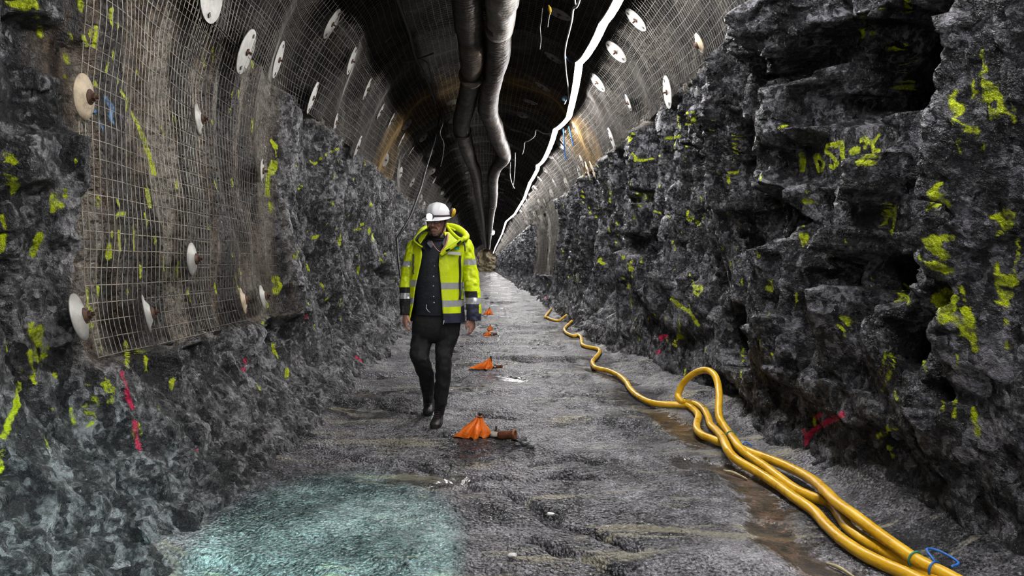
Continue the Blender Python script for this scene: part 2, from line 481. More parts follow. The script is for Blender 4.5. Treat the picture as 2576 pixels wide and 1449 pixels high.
def hose_mat():
    t = NT('yellow_hose'); o = t.obj()
    n = t.noise(o, 5, 5, .6); d = t.noise(t.mapping(o, (1, 1, 2)), 40, 5, .7)
    c = t.mix(t.mapr(n, .4, .65), (.62, .34, .012), (.76, .46, .022))
    c = t.mix(t.mapr(d, .60, .74, 0, .7), c, (.24, .16, .06))
    t.set(base_color=c, roughness=t.mapr(n, .3, .7, .22, .42), normal=t.bump(d, .0015))
    return t.m
MAT_HOSE = hose_mat()

def duct_mat(name, a, b, c):
    t = NT(name); o = t.obj()
    n = t.noise(o, 1.3, 5, .65, .8); n2 = t.noise(t.mapping(o, (1, .4, 1)), 14, 5, .6)
    g = t.ramp(n, [(.34, a), (.5, b), (.66, c)])
    g = t.mix(t.mapr(n2, .45, .7, 0, .5), g, tuple(x * .45 for x in a))
    w = t.n('ShaderNodeTexWave'); w.wave_type = 'BANDS'; w.bands_direction = 'Y'
    t.l(o, w.inputs[0]); w.inputs['Scale'].default_value = 4.5; w.inputs['Distortion'].default_value = 2.5; w.inputs['Detail'].default_value = 2
    nrm = t.bump(w.outputs['Fac'], .004, .5); nrm = t.bump(t.noise(o, 12, 4), .03, .6, nrm)
    t.set(base_color=g, roughness=t.mapr(n2, .3, .7, .36, .55), normal=nrm); t.b.inputs['Specular IOR Level'].default_value = .3
    return t.m
MAT_DUCT = duct_mat('dirty_duct', (.012, .008, .005), (.030, .021, .013), (.070, .050, .032))
MAT_DUCT_PALE = duct_mat('pale_duct', (.10, .05, .022), (.20, .18, .155), (.34, .33, .31))

def emis(name, col, st):
    t = NT(name); t.set(base_color=(.8, .8, .8)); t.b.inputs['Emission Color'].default_value = (*col, 1)
    t.b.inputs['Emission Strength'].default_value = st; return t.m
LED = 155.0
MAT_LED = emis('led_strip', (1.0, .985, .97), LED)
MAT_LAMP = emis('headlamp_glow', (.85, 1.0, .86), 60.0)
# ================================================================== shell
ALLROCK_V = []; ALLROCK_F = []; _no = 0
shell = []
for args in (('wall_left', 0, S_L + .05, .0145, -1, YW, MAT_ROCK_L),
             ('wall_right', S_R - .05, S_TOT, .0145, 1, YW, MAT_ROCK_R),
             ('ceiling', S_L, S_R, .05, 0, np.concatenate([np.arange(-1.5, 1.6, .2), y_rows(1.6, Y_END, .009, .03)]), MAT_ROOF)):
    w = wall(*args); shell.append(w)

def floor_z(x, y):
    z = .035 * fbm(x * .6, y * .5, 101, 3)
    ledge = cells(x / 1.3 + .4 * fbm(x, y, 103, 3), y / .75 + .5 * fbm(x * 1.2, y * 1.2, 104, 3), 105)
    z = z + .065 * ledge + .022 * facet(x / .5, y / .22, 106) + .008 * facet(x / .09, y / .07, 107) + .007 * fbm(x / .028, y / .028, 108, 3)
    e = np.maximum(sstep(1.55, 2.3, x), sstep(-1.15, -1.9, x))
    return z + .10 * e * (1 + fbm(x, y, 109, 2)) - .012
# long cracks across the floor, photo pixels -> floor points
CRACKS = [[(1180, 1215), (1262, 1232), (1300, 1245), (1350, 1268), (1400, 1310), (1500, 1330), (1600, 1370)], [(1110, 1200), (1240, 1190), (1330, 1200), (1410, 1190), (1500, 1196)],
          [(690, 1120), (800, 1110), (900, 1150), (1060, 1170), (1200, 1215)], [(1340, 1165), (1440, 1140), (1500, 1160), (1560, 1150)], [(1250, 900), (1330, 905), (1420, 902), (1480, 915)],
          [(930, 1010), (1010, 1030), (1070, 1040), (1190, 1035), (1290, 1050)], [(870, 985), (960, 978), (1040, 990)], [(1330, 1345), (1420, 1380), (1500, 1400), (1600, 1449)]]
def floor_pt(px, py, z=0.0):
    d = F * (H - z) / (py - CY); return ((px - CX) * d / F, d)
_xs = np.arange(-2.75, 2.75, .0125)
_ys = np.concatenate([np.arange(-1.5, 1.6, .15), y_rows(1.6, Y_END, .0040, .0085)])
Xg, Yg = np.meshgrid(_xs, _ys, indexing='ij')
Zg = floor_z(Xg, Yg)
def seg_dist(X, Y, pts):
    best = np.full(X.shape, 9.0)
    for (a, b), (c, d) in zip(pts[:-1], pts[1:]):
        ux, uy = c - a, d - b; L = ux * ux + uy * uy + 1e-9
        t = np.clip(((X - a) * ux + (Y - b) * uy) / L, 0, 1)
        best = np.minimum(best, np.hypot(X - a - t * ux, Y - b - t * uy))
    return best
near = Yg < 14
for fx_, fy_ in ((-.41, 5.70), (-.51, 6.15)):      # the ground he treads on is level
    Zg = Zg * (1 - .85 * np.exp(-(((Xg - fx_) ** 2 + (Yg - fy_) ** 2) / .28 ** 2)))
wob = .05 * fbm(Xg * 6, Yg * 6, 111, 3)
for cr in CRACKS:
    dd = seg_dist(Xg, Yg, [floor_pt(*q) for q in cr])
    Zg = Zg - .065 * np.exp(-((dd + wob * .8) / .032) ** 2)
HOSE_Z = .004
# the hoses lie in a level gutter
A = [(1403, 762, .06), (1395, 768), (1373, 795), (1377, 799), (1391, 805), (1406, 807), (1420, 797, .05), (1433, 790, .1), (1441, 796, .1), (1440, 806, .05), (1424, 822), (1420, 830), (1427, 839), (1445, 846), (1452, 842), (1461, 848), (1463, 858), (1465, 867), (1475, 872), (1500, 877), (1509, 882), (1505, 892), (1492, 907), (1491, 916), (1500, 926), (1530, 933), (1555, 944), (1575, 961), (1585, 978), (1605, 997), (1635, 1012), (1670, 1017), (1700, 1018), (1730, 1021), (1748, 1033), (1757, 1047), (1753, 1065), (1754, 1082), (1768, 1095), (1790, 1104), (1812, 1113), (1838, 1120), (1866, 1130, .02), (1900, 1143, .03), (1950, 1161, .03), (2000, 1183, .03), (2045, 1208, .05), (2078, 1237, .07), (2107, 1266, .08), (2157, 1302, .08), (2224, 1353, .06), (2302, 1407, .04), (2380, 1447, .03), (2460, 1490, .02)]
B1 = [(2390, 1500), (2290, 1449), (2257, 1434), (2201, 1409), (2157, 1385), (2112, 1353), (2078, 1320), (2045, 1284), (2000, 1253), (1950, 1216), (1898, 1183, .01), (1873, 1169, .02), (1850, 1154, .03), (1834, 1137, .06), (1824, 1117, .07), (1817, 1100, .05), (1803, 1084, .02), (1788, 1069), (1782, 1051), (1772, 1032), (1756, 1019), (1737, 1014), (1718, 1011, .03)]
LOOP = [(1708, 1004, 6.35), (1706, 993, 6.4), (1712, 976, 6.4), (1722, 960, 6.38), (1737, 946, 6.33), (1756, 935, 6.25), (1776, 931, 6.15), (1791, 937, 6.05), (1801, 950, 5.95), (1807, 972, 5.85), (1809, 995, 5.7), (1808, 1016, 5.62), (1808, 1040, 5.52), (1813, 1059, 5.42), (1824, 1075, 5.34)]
C1 = [(1838, 1094, .05), (1850, 1112, .06), (1863, 1129, .06), (1883, 1146, .03), (1902, 1159, .03), (1927, 1176, .02), (1960, 1201, .01), (2000, 1230), (2045, 1251), (2089, 1266), (2116, 1301), (2134, 1327), (2168, 1356), (2224, 1387), (2280, 1416), (2335, 1447), (2430, 1500)]
_hp = [floor_pt(q[0], q[1], .035) for q in A[:-1]]; _hq = [floor_pt(q[0], q[1], .035) for q in B1 + C1]
_sel = Xg > .3
_hd = np.full(Xg.shape, 9.0)
_hd[_sel] = np.minimum(seg_dist(Xg[_sel], Yg[_sel], _hp), np.minimum(seg_dist(Xg[_sel], Yg[_sel], _hq[:len(B1)]), seg_dist(Xg[_sel], Yg[_sel], _hq[len(B1):])))
_hk = 1 - sstep(.10, .34, _hd)
Zg = Zg * (1 - _hk) + (Zg - floor_z(Xg, Yg)) * 0 + HOSE_Z * _hk * .4
RUSTPX = [[(1500, 934), (1560, 952), (1580, 962)], [(1650, 1042), (1700, 1068), (1750, 1105)], [(1830, 1178), (1900, 1215), (1925, 1262), (1945, 1320), (1960, 1375), (2040, 1430)]]
WETPX = [[(1495, 930), (1590, 965)], [(1630, 1028), (1700, 1068), (1760, 1118)], [(1720, 1165), (1830, 1180), (1900, 1225), (1935, 1285)], [(1930, 1330), (2010, 1390), (2120, 1449), (2200, 1500)],
         [(1020, 1195), (1130, 1200)], [(860, 990), (940, 1000)], [(1235, 940), (1300, 955)]]
rust = np.full(Xg.shape, 9.0); wet = np.full(Xg.shape, 9.0)
for q in RUSTPX: rust = np.minimum(rust, seg_dist(Xg, Yg, [floor_pt(*a) for a in q]) - .085)
for q in WETPX: wet = np.minimum(wet, seg_dist(Xg, Yg, [floor_pt(*a) for a in q]) - .10)
lowm = 1 - sstep(-.05, .08, wet)
Zg = Zg * (1 - lowm * .7) - .018 * lowm
# solid floor height under the things that stand on it
_fv = np.stack([Xg, Yg, Zg], -1).reshape(-1, 3)
def ground(x, y):
    i = min(max(int(round((x - _xs[0]) / .0125)), 0), len(_xs) - 1); j = int(np.argmin(np.abs(_ys - y)))
    return float(Zg[i, j])
# ================================================================== spray paint marks (radius px : x,y x,y ...), read off the photograph, then laid on the rock in 3-D
YEL = """7:2017,389 2020,402 2018,413 2020,427|4:2050,390 2053,404 2056,419 2060,428 2070,425 2072,411 2064,396 2056,388|4:2103,362 2082,366 2077,378 2088,389 2102,401 2107,413 2096,421 2087,418|7:2100,364 2120,361 2119,378 2119,401|8:2143,381 2159,377
5:2166,353 2178,347 2184,355 2176,370|5:2184,390 2176,407 2160,404 2163,413 2175,411|5:2210,341 2195,361 2195,376 2201,388 2198,401 2193,410|4:2200,379 2212,380 2211,394 2203,406
4:2243,503 2223,515 2219,532 2229,544 2227,561 2212,569|3.5:2241,515 2239,542 2252,544|3.5:2253,521 2250,555 2243,588|4.5:2366,461 2351,472 2341,484 2349,499 2347,517 2333,530|3.5:2370,476 2359,497 2372,488|6:2360,519 2370,509 2384,517
4:2496,546 2525,540 2525,528 2546,538 2550,555 2535,573 2519,557 2525,542|4:2535,573 2511,588|8:2328,604 2343,602 2351,619 2364,602 2390,596|8:2347,619 2357,635 2378,644|9:2341,666 2370,675 2386,681|2.5:2564,602 2562,637 2554,679 2550,718|3:2510,664 2506,710|4:2515,715 2525,700 2535,715 2545,695
4:2171,41 2169,66 2171,91|4:2221,20 2203,50|4:2189,84 2203,82 2208,93|4:2228,112 2229,123|3:2251,121 2248,129|6:2280,5 2290,30|5:2280,107 2274,137 2280,164 2290,194 2292,219|3:2310,128 2292,160|5:2306,148 2308,173|6:2290,218 2310,221|4:2267,182 2269,183|5:2118,205 2120,206|3:2194,141 2195,143
4:2406,228 2392,246 2392,262 2403,267 2408,289 2399,305|3:2415,260 2417,283 2426,269|5:2478,212 2481,246 2496,232 2506,218|5:2491,220 2495,245|4:2513,241 2517,283|3:2488,264 2494,301|2.5:2467,178 2474,205|4:2505,280 2504,290|4:2431,318 2430,325|3:2442,320 2441,332
4:2277,718 2260,728 2266,745 2250,765|4:2277,718 2290,730 2281,745 2285,762|12:2352,755 2380,732 2394,756 2373,777 2373,800|10:2370,760 2390,780|4:2104,808 2118,797 2149,808 2125,818 2111,839 2125,842|3:2263,863 2246,922 2218,984|2:2235,873 2215,939|9:2429,780 2439,804 2425,839|5:2411,800 2412,806|4:2446,818 2453,880|7:2508,690 2522,711 2546,694 2553,715|6:2539,739 2518,763|2.5:2536,763 2532,818|3:2508,708 2505,749|4:2449,1029 2453,1060|5:2458,1074 2458,1094|4:2228,1074 2239,1084 2256,1077|4:2235,1087 2204,1101|7:2237,1125 2238,1127|4:2245,1145 2246,1147|3:2415,721 2425,756
2.5:1708,290 1706,306 1710,321|2.5:1748,281 1728,284 1728,295 1742,301 1739,312 1726,312|2.5:1750,292 1748,309|4:1795,302 1796,303|4:1789,323 1795,345|4:1676,348 1709,343|4:1579,337 1582,356 1593,337|5:1590,389 1601,403|2.5:1604,407 1629,403 1646,397 1665,389|2.5:1727,367 1727,386 1723,406|5:1847,339 1850,378 1853,433|4:1814,425 1811,444|3:1831,436 1833,461|3.5:1868,458 1868,486 1876,497
2:1596,486 1607,488 1599,497 1607,505 1601,513|2:1612,488 1618,502 1626,499 1621,488 1612,488|2:1643,488 1629,488 1629,499 1637,502 1632,510|2:1601,516 1621,520|4:1728,476 1725,480|3:1658,466 1658,472|2:1643,530 1659,535 1687,546|4:1596,538 1596,552|5:1734,533 1728,552 1742,549|5:1753,555 1764,577|4:1766,546 1768,547|3:1832,527 1832,538|4:1858,557 1855,577|4:2024,477 2018,522|4:2029,502 2054,491 2054,516 2040,516|4:2018,566 2018,568|9:2021,588 2029,613|3:1960,323 1982,315|3:1817,621 1817,628|3:1692,607 1692,611
3:1590,657 1592,680 1590,697|2:1615,650 1613,660 1623,660 1622,650 1616,677|4:1565,642 1570,650|4:1565,695 1568,700|4:1585,712 1582,724|4:1699,680 1700,692|3.2:1744,714 1744,732 1756,742 1766,729 1761,717 1746,724 1759,729|4.5:1687,749 1709,769 1734,784 1751,811 1759,820|3:1735,769 1736,771|2.5:1709,791 1709,819|3:1709,824 1707,844 1694,866 1702,871|3:1709,849 1719,849 1716,863|5:1935,707 1940,712|3:1928,727 1935,719 1940,702|4:1937,737 1944,724|3:1868,858 1869,918 1863,948|4:1943,893 1940,900|3:1724,928 1722,940|4:1836,662 1838,665|3:1637,841 1637,845
3:1465,483 1470,496 1461,492|3:1468,500 1466,512|3:1531,473 1538,495|3:1535,500 1533,525|4:1500,545 1497,550|2.5:1420,625 1416,632|2.5:1455,430 1460,437|3:1510,650 1513,665|4:1505,655 1520,665|2.5:1428,690 1430,698|2.5:1451,700 1453,706|3:1550,560 1556,575|3:1553,590 1551,610|3:1471,560 1474,573
7:25,5 33,12 45,5|6:52,16 59,33 68,16 68,0|4:87,0 92,23 96,38|4:93,47 97,61 103,88|5:204,5 202,23|4:242,68 242,89 235,117|4:211,94 218,113|5:284,23 277,35 282,59|4:298,61 296,66|4:285,131 285,148|4:272,160 267,178|4:296,199 296,205|3.5:303,228 319,249|4:164,138 169,157|4:331,284 338,303|3:164,192 164,198|6:239,211 240,213
4:13,387 17,400 38,396 41,417|4:17,404 17,464|5:34,443 45,464 30,485|4:4,541 9,597 2,656|4:133,490 133,532|4:141,479 163,481 163,494|4:148,511 158,520|7:100,592 81,639|5:79,815 81,853|5:105,823 98,853 90,872 92,909 113,892 113,870|4:75,883 76,913|3:56,926 53,952|4:137,943 138,946|6:274,618 274,648|5:299,584 301,627|3:293,545 299,537 316,537|5:282,588 282,592|6:334,571 338,627|4:316,605 316,607|4:218,725 220,768 233,785|6:246,725 246,738|5:222,819 233,819|4:295,503 299,515|3:192,404 192,406|4:316,862 319,896 321,921
6:333,285 347,317 360,347 373,383 387,437|5:370,477 377,517|5:413,653 413,677|4:353,670 353,695|6:445,460 445,470|6:45,971 42,1020 21,1065 10,1100|3:2,1132 2,1184|5:262,964 266,966|4:274,1002 275,1010|2.5:276,961 276,975|3.5:213,1027 231,1044 238,1058 224,1072|5:433,957 430,974|3:648,971 655,980|3:211,1009 211,1015|3.5:347,877 349,885|3.5:367,887 367,937
5:684,355 693,373|2.5:697,360 697,395|5:686,408 675,439 673,479 673,492|3.5:697,408 689,435|3:686,687 686,704|7:695,700 693,735 702,718|5:673,766 673,770|2.5:781,406 792,413 808,397 826,386 852,373|3:750,475 759,468|3:830,506 839,514|5:932,514 934,516|2.5:797,581 801,594 801,612|2:786,590 785,600|4:773,665 777,678|2.5:742,638 741,650|5:936,590 938,603|2.5:892,578 910,576|5:910,563 910,565|5:852,607 854,615|2.5:954,647 967,665|2.5:969,638 974,643|3:901,665 901,687|2.5:806,713 819,731|3:822,744 819,766 821,788|3:854,731 855,733|3:993,704 994,710|5:684,864 697,899|5:724,930 720,945|3:662,810 662,815|3:773,762 774,764|5:680,514 684,530"""
PNK = """5:1662,848 1677,846 1664,856|4:1652,887 1659,884|6:2118,1042 2087,1059 2057,1077 2030,1100 2026,1114|5:2055,1049 2063,1044|5:2019,1084 2023,1080|4:2020,1129 2017,1143
4:305,935 311,950 320,978 325,1009 334,1027|5:339,1062 341,1090 349,1128|5:617,907 613,933|3:498,1132 499,1133|4:770,795 772,810|4:894,899 907,908|3:1372,748 1375,752"""
BLU = """6:265,249 277,265 284,267 277,293 284,305|3:225,195 225,202|4:237,279 242,283|4:253,310 258,324|3:307,291 308,293"""

def parse(txt):
    out = []
    for st in txt.replace('\n', '|').split('|'):
        r, pts = st.split(':')
        out.append((float(r), [tuple(map(float, q.split(','))) for q in pts.split()]))
    return out

bv, bf, n0 = [], [], 0
for (ss, v, f, br, mt, nm) in shell[:2]:
    bv.append(v); bf.append(f + n0); n0 += len(v)
bv = np.concatenate(bv)
_keep = np.concatenate(bf); _keep = _keep[(bv[_keep[:, 0], 1] > 1.5) & (bv[_keep[:, 0], 1] < 30)]
ROCK_BVH = BVHTree.FromPolygons(bv.tolist(), _keep.tolist())
EYE = Vector((0, 0, H))
def rock_hit(px, py):
    d = (P(px, py, 1.0) - EYE).normalized()
    h = ROCK_BVH.ray_cast(EYE, d)
    return h[0], h[1]

_r = random.Random(33)
for (x0, x1, y0, y1, n, l0, l1) in ((1440, 1960, 330, 900, 46, 5, 26), (700, 985, 400, 880, 26, 4, 16), (170, 640, 20, 760, 30, 10, 38), (1980, 2560, 20, 1080, 22, 10, 60), (5, 420, 860, 1120, 14, 10, 40), (1360, 1480, 500, 720, 16, 3, 10)):
    for _ in range(n):
        a, b = _r.uniform(x0, x1), _r.uniform(y0, y1); L_ = _r.uniform(l0, l1); k_ = _r.uniform(-.35, .15); j_ = _r.uniform(-2.5, 2.5)
        YEL += '|%.1f:%.1f,%.1f %.1f,%.1f %.1f,%.1f' % (_r.uniform(1.2, 2.6), a, b, a - k_ * L_ * .5 + j_, b + L_ * .5, a - k_ * L_, b + L_)

def paint_samples(txt):
    out = []
    for r, pts in parse(txt):
        for (a, b), (c, d) in zip(pts[:-1], pts[1:]):
            n = max(1, int(math.hypot(c - a, d - b) / 1.6))
            for k in range(n + 1):
                p, _ = rock_hit(a + (c - a) * k / n, b + (d - b) * k / n)
                if p is not None: out.append((p, r * p.y / F * 1.12))
    return out
KD = {}
for key, txt in (('paint_yellow', YEL), ('paint_pink', PNK), ('paint_blue', BLU)):
    sm = paint_samples(txt)
    kd = KDTree(len(sm))
    for i, (p, r) in enumerate(sm): kd.insert(p, i)
    kd.balance(); KD[key] = (kd, [r for p, r in sm])
def paint_attr(v, key):
    kd, rs = KD[key]
    out = np.full(len(v), .2, np.float32)
    sel = np.where((v[:, 1] > 1.5) & (v[:, 1] < 26) & (v[:, 2] > -.3))[0]
    fnd = kd.find
    for i in sel:
        _, k, dist = fnd(v[i])
        d = dist - rs[k]
        if d < .2: out[i] = d
    return out
for (ss, v, f, br, mt, nm) in shell:
    at = {'brown': br}
    if nm != 'ceiling':
        for key in KD: at[key] = paint_attr(v, key)
    else:
        for key in KD: at[key] = np.full(len(v), .2)
    tag(mesh_np(nm, v, f, mt, True, None, None, at), kind='structure')
# a few yellow specks at the bottom of the floor
fy = np.full(Xg.shape, .2)
for r, q in ((6, [(965, 1443), (1000, 1441)]), (5, [(1190, 1446), (1230, 1440)]), (4, [(1105, 1448), (1120, 1446)])):
    pp = [floor_pt(*a) for a in q]
    fy = np.minimum(fy, np.clip(seg_dist(Xg, Yg, pp) - r * pp[0][1] / F, -1, .2))
tag(mesh_np('floor', _fv, grid_faces(len(_xs), len(_ys))[:, ::-1] if False else grid_faces(len(_xs), len(_ys))[:, ::-1], MAT_FLOOR, True, None, None,
            {'rust': rust.ravel(), 'wet': wet.ravel(), 'paint_yellow': fy.ravel()}), kind='structure')
# blind end of the drift
_u = np.linspace(-3.2, 3.2, 90); _w = np.linspace(-.5, 6, 90)
Ug, Wg = np.meshgrid(_u, _w, indexing='ij')
_e = 148.0 - 1.2 * facet(Ug / 1.1, Wg / 1.1, 121) - .4 * facet(Ug / .4, Wg / .4, 122)
tag(mesh_np('wall_end', np.stack([Ug, _e, Wg], -1).reshape(-1, 3), grid_faces(90, 90), simple('end_rock', (.36, .30, .20), .8, 0, .4, 2), True), kind='structure')
# ================================================================== wire mesh panels
def wire_panel(name, s0, s1, y0, y1, sp, r, mat, label, group, lift=0.0, seed=0, spy=None):
    mb_v, mb_f, n = [], [], 0
    Ls = s1 - s0; Ly = y1 - y0
    ns = max(2, int(round(Ls / sp)) + 1); ny = max(2, int(round(Ly / (spy or sp))) + 1)
    sA = np.linspace(s0, s1, ns); yA = np.linspace(y0, y1, ny)
    def wires(fixed, run, along, r=r):
        nonlocal n
        m = len(run); k = len(fixed)
        Fx, Rn = np.meshgrid(fixed, run, indexing='ij')
        S, Y = (Fx, Rn) if along == 'y' else (Rn, Fx)
        S2 = S + .006 * fbm(S * 3, Y * 3, seed + 5, 2); Y2 = Y + .012 * fbm(S * 2, Y * 2, seed + 6, 2)
        off = M_off(S2, Y2) - lift - (0 if along == 'y' else 2.0 * r)
        p = surf(S2, Y2, off)
        t = np.gradient(p, axis=1); t /= np.linalg.norm(t, axis=2)[..., None]
        nx, nz = base_n(S2); nn = np.stack([nx, 0 * nx, nz], -1)
        b = np.cross(t, nn); b /= np.linalg.norm(b, axis=2)[..., None]
        ring = np.stack([p + r * nn, p + r * b, p - r * nn, p - r * b], 2)       # k,m,4,3
        v = ring.reshape(-1, 3)
        base = (np.arange(k)[:, None, None] * m + np.arange(m - 1)[None, :, None]) * 4
        q = np.arange(4)[None, None, :]; q2 = (q + 1) % 4
        f = np.stack([base + q, base + q2, base + 4 + q2, base + 4 + q], -1).reshape(-1, 4)
        mb_v.append(v); mb_f.append(f + n); n += len(v)
    fine_s = np.linspace(s0, s1, max(3, int(Ls / .05))); fine_y = np.linspace(y0, y1, max(3, int(Ly / .05)))
    if y0 > 20: fine_s = np.linspace(s0, s1, max(3, int(Ls / .12))); fine_y = np.linspace(y0, y1, max(3, int(Ly / .2)))
    wires(sA, fine_y, 'y'); wires(yA, fine_s, 's', r * .72)
    o = mesh_np(name, np.concatenate(mb_v), np.concatenate(mb_f), mat, True)
    return tag(o, label, 'wire mesh', group)

GRP = 'wire mesh panels over the arch'
zz = lambda z, side: s_at(z, side)
wire_panel('wire_mesh_panel', zz(.84, -1), S_L + .35, 3.52, 5.25, .098, .0027, MAT_WIRE_OLD, 'rust-stained square wire mesh on the near left wall, the nearer of two panels', 'wire mesh panels low on the left wall', 0, 1, .056)
wire_panel('wire_mesh_panel', zz(.86, -1), S_L + .35, 4.78, 6.95, .096, .0027, MAT_WIRE, 'grey square wire mesh on the left wall, the farther of two panels, wires curling away', 'wire mesh panels low on the left wall', .012, 2, .064)
ORD = ['first', 'second', 'third', 'fourth', 'fifth', 'sixth', 'seventh', 'eighth', 'ninth', 'tenth', 'eleventh', 'twelfth', 'thirteenth', 'fourteenth', 'fifteenth', 'sixteenth', 'seventeenth', 'eighteenth', 'nineteenth', 'twentieth']
y = 2.6; i = 0
MAT_W2 = simple('rust_streaked_wire', (.36, .24, .10), .5, .5, .5, 4)
while y < 38:
    ln = 2.75 if y < 9 else 2.45
    jl = rng.uniform(-.12, .12); jr = rng.uniform(-.12, .12)
    lab = 'arched sheet of grey wire mesh under the roof, %s from the camera' % ORD[i]
    if i == 4: lab = 'rust-streaked arched sheet of wire mesh under the roof beside the light strip'
    wire_panel('arched_wire_mesh', S_L - .05 + jl, S_R + .08 + jr, y, y + ln, .1 if y < 22 else .14, .0028 if y < 14 else .0042, MAT_W2 if i == 4 else MAT_WIRE, lab, GRP, .010 * (i % 2), 10 + i, .06 if y < 14 else None)
    y += ln - .16; i += 1
wire_panel('arched_wire_mesh', S_L, S_R, y, 80, .3, .007, MAT_WIRE, 'farthest arched wire mesh under the roof, near the end of the tunnel', GRP, 0, 60)
wire_panel('wall_wire_mesh', S_R - .1, zz(1.35, 1), 21.0, 24.6, .1, .0045, MAT_WIRE, 'pale wire mesh reaching down the right wall, nearer of the two hanging there', 'wire mesh hanging down the right wall', 0, 71)
wire_panel('wall_wire_mesh', S_R - .1, zz(.95, 1), 26.5, 31, .12, .005, MAT_WIRE, 'pale wire mesh reaching down the right wall, farther of the two hanging there', 'wire mesh hanging down the right wall', 0, 72)

# ================================================================== bolt plates
_ms = np.linspace(0, S_TOT, 200); _my = np.concatenate([np.arange(1.5, 14, .08), np.arange(14, 60, .3)])
Sg_, Yg_ = np.meshgrid(_ms, _my, indexing='ij')
_mv = surf(Sg_, Yg_, M_off(Sg_, Yg_) - .02).reshape(-1, 3)
MESH_BVH = BVHTree.FromPolygons(_mv.tolist(), grid_faces(200, len(_my)).tolist())
def mesh_hit(px, py):
    h = MESH_BVH.ray_cast(EYE, (P(px, py, 1.) - EYE).normalized())
    if h[0] is None: return None, None
    nn = h[1]
    if nn.dot(EYE - h[0]) < 0: nn = -nn
    return h[0], nn
def plate(px, py, r, kind, label, group, tiltv=(0, 0, 0), spin=0.0, mat=None):
    p, nn = mesh_hit(px, py)
    if p is None: return
    nn = Vector((nn.x, 0, nn.z)).normalized() + Vector((0, .13 if px < 1200 else .06, 0))
    n2 = (nn + Vector(tiltv)).normalized()
    t = empty('bolt_plate', p)
    tag(t, label, 'bolt plate', group)
    up = Vector((0, 0, 1)); u = (up - n2 * up.dot(n2)).normalized(); w = n2.cross(u)
    mat = mat or MAT_PLATE
    mb = MB()
    if kind == 'big':
        mb.lathe([(r, 0), (r, .005), (r * .8, .008), (.02, .010)], p, n2, 36)
        mb.build('plate_disc', mat, t, False)
        for a in (spin, spin + PI):
            c = p + n2 * .011 + (u * math.cos(a) + w * math.sin(a)) * r * .74
            m2 = MB(); m2.lathe([(.022, 0), (.022, .005)], c, n2, 4); o = m2.build('plate_hole', MAT_BLACK, t, False)
            o['label'] = 'dark square slot near the rim'
        m3 = MB(); m3.lathe([(.034, .006), (.034, .02), (.018, .024)], p, n2, 6); m3.lathe([(.011, .02), (.011, .055)], p, n2, 8)
        m3.build('bolt_nut', MAT_BOLT, t, False)
    else:
        mb.lathe([(r, 0), (r, .006), (r * .72, .010), (r * .5, .026), (r * .28, .034)], p, n2, 32)
        mb.build('plate_disc', mat, t, True)
        m3 = MB(); m3.lathe([(.038, .026), (.042, .034), (.028, .048)], p, n2, 20); m3.lathe([(.022, .045), (.022, .062)], p, n2, 6); m3.lathe([(.011, .06), (.011, .078)], p, n2, 10)
        m3.build('bolt_nut', MAT_BOLT, t, False)
    return t
GL, GR_ = 'bolt plates on the left wall mesh', 'bolt plates on the right side of the arch'
G3 = 'bolt plates along the left side of the arch'
for a in [(210, 243, .118, 'small', 'small tan bolt plate by the blue paint on the left mesh', (0, 0, 0), MAT_PLATE_TAN),
          (497, 300, .118, 'small', 'small pale bolt plate alone in the middle of the left mesh', (0, .1, 0), None),
          (482, 652, .118, 'small', 'small light bolt plate above the bottom row on the left mesh', (0, 0, 0), None),
          (197, 798, .122, 'small', 'small bolt plate at the lower front corner of the left mesh', (0, .15, .1), None),
          (367, 790, .118, 'small', 'grey dished bolt plate in the bottom row of the left mesh, second from front', (0, .3, .1), None),
          (610, 757, .115, 'small', 'rust edged plate in the bottom row of the left mesh, second from far end', (0, .1, 0), MAT_PLATE_TAN),
          (660, 748, .115, 'small', 'bolt plate at the far bottom corner of the left mesh', (0, 0, 0), None)]:
    plate(a[0], a[1], a[2], a[3], a[4], GL, a[5], 0, a[6])
for a in [(532, -12, .2, 'big', 'large round bolt plate cut by the top edge of the photo, upper left', (0, -.1, 0), PI),
          (619, 130, .2, 'big', 'largest white bolt plate high on the left mesh', (0, 0, 0), 0),
          (700, 150, .2, 'big', 'narrow white bolt plate just beyond the largest one high on the left', (0, .08, 0), .2)]:
    plate(a[0], a[1], a[2], a[3], a[4], GL, a[5], a[6])
for a in [(786, 246, .2, 'tall narrow white bolt plate at the left foot of the arch mesh, nearest the camera', (0, .05, 0)),
          (835, 60, .19, 'tilted bolt plate high on the left of the arch, nearest of the slanted ones', (.1, 0, 0)),
          (884, 153, .18, 'slanted bolt plate on the left of the arch, second of the slanted ones', (.1, 0, 0)),
          (923, 224, .17, 'slanted slim bolt plate on the left of the arch, third of the slanted ones', (.1, .02, 0)),
          (659, 430, .115, 'thin edge-on bolt plate at the far edge of the left wall mesh', (0, .05, 0)),
          (844, 308, .13, 'small slim bolt plate low on the brown part of the left arch', (0, 0, 0)),
          (899, 370, .2, 'upright slim plate on the left arch edge above the dark rock', (0, 0, 0)),
          (957, 280, .15, 'small slanted plate in the brown left arch, above the slim upright one', (.1, 0, 0)),
          (984, 303, .15, 'small slanted plate in the brown left arch, fifth of the slanted ones', (.1, 0, 0)),
          (1010, 352, .18, 'pale slanted plate on the left arch, farthest that still shows clearly', (.1, 0, 0)),
          (1036, 377, .15, 'dim slanted plate on the left arch behind the pale one', (.1, 0, 0))]:
    plate(a[0], a[1], a[2], 'big', a[3], G3, a[4], .1, None if a[0] < 790 or a[0] == 659 else MAT_PLATE_DIM)
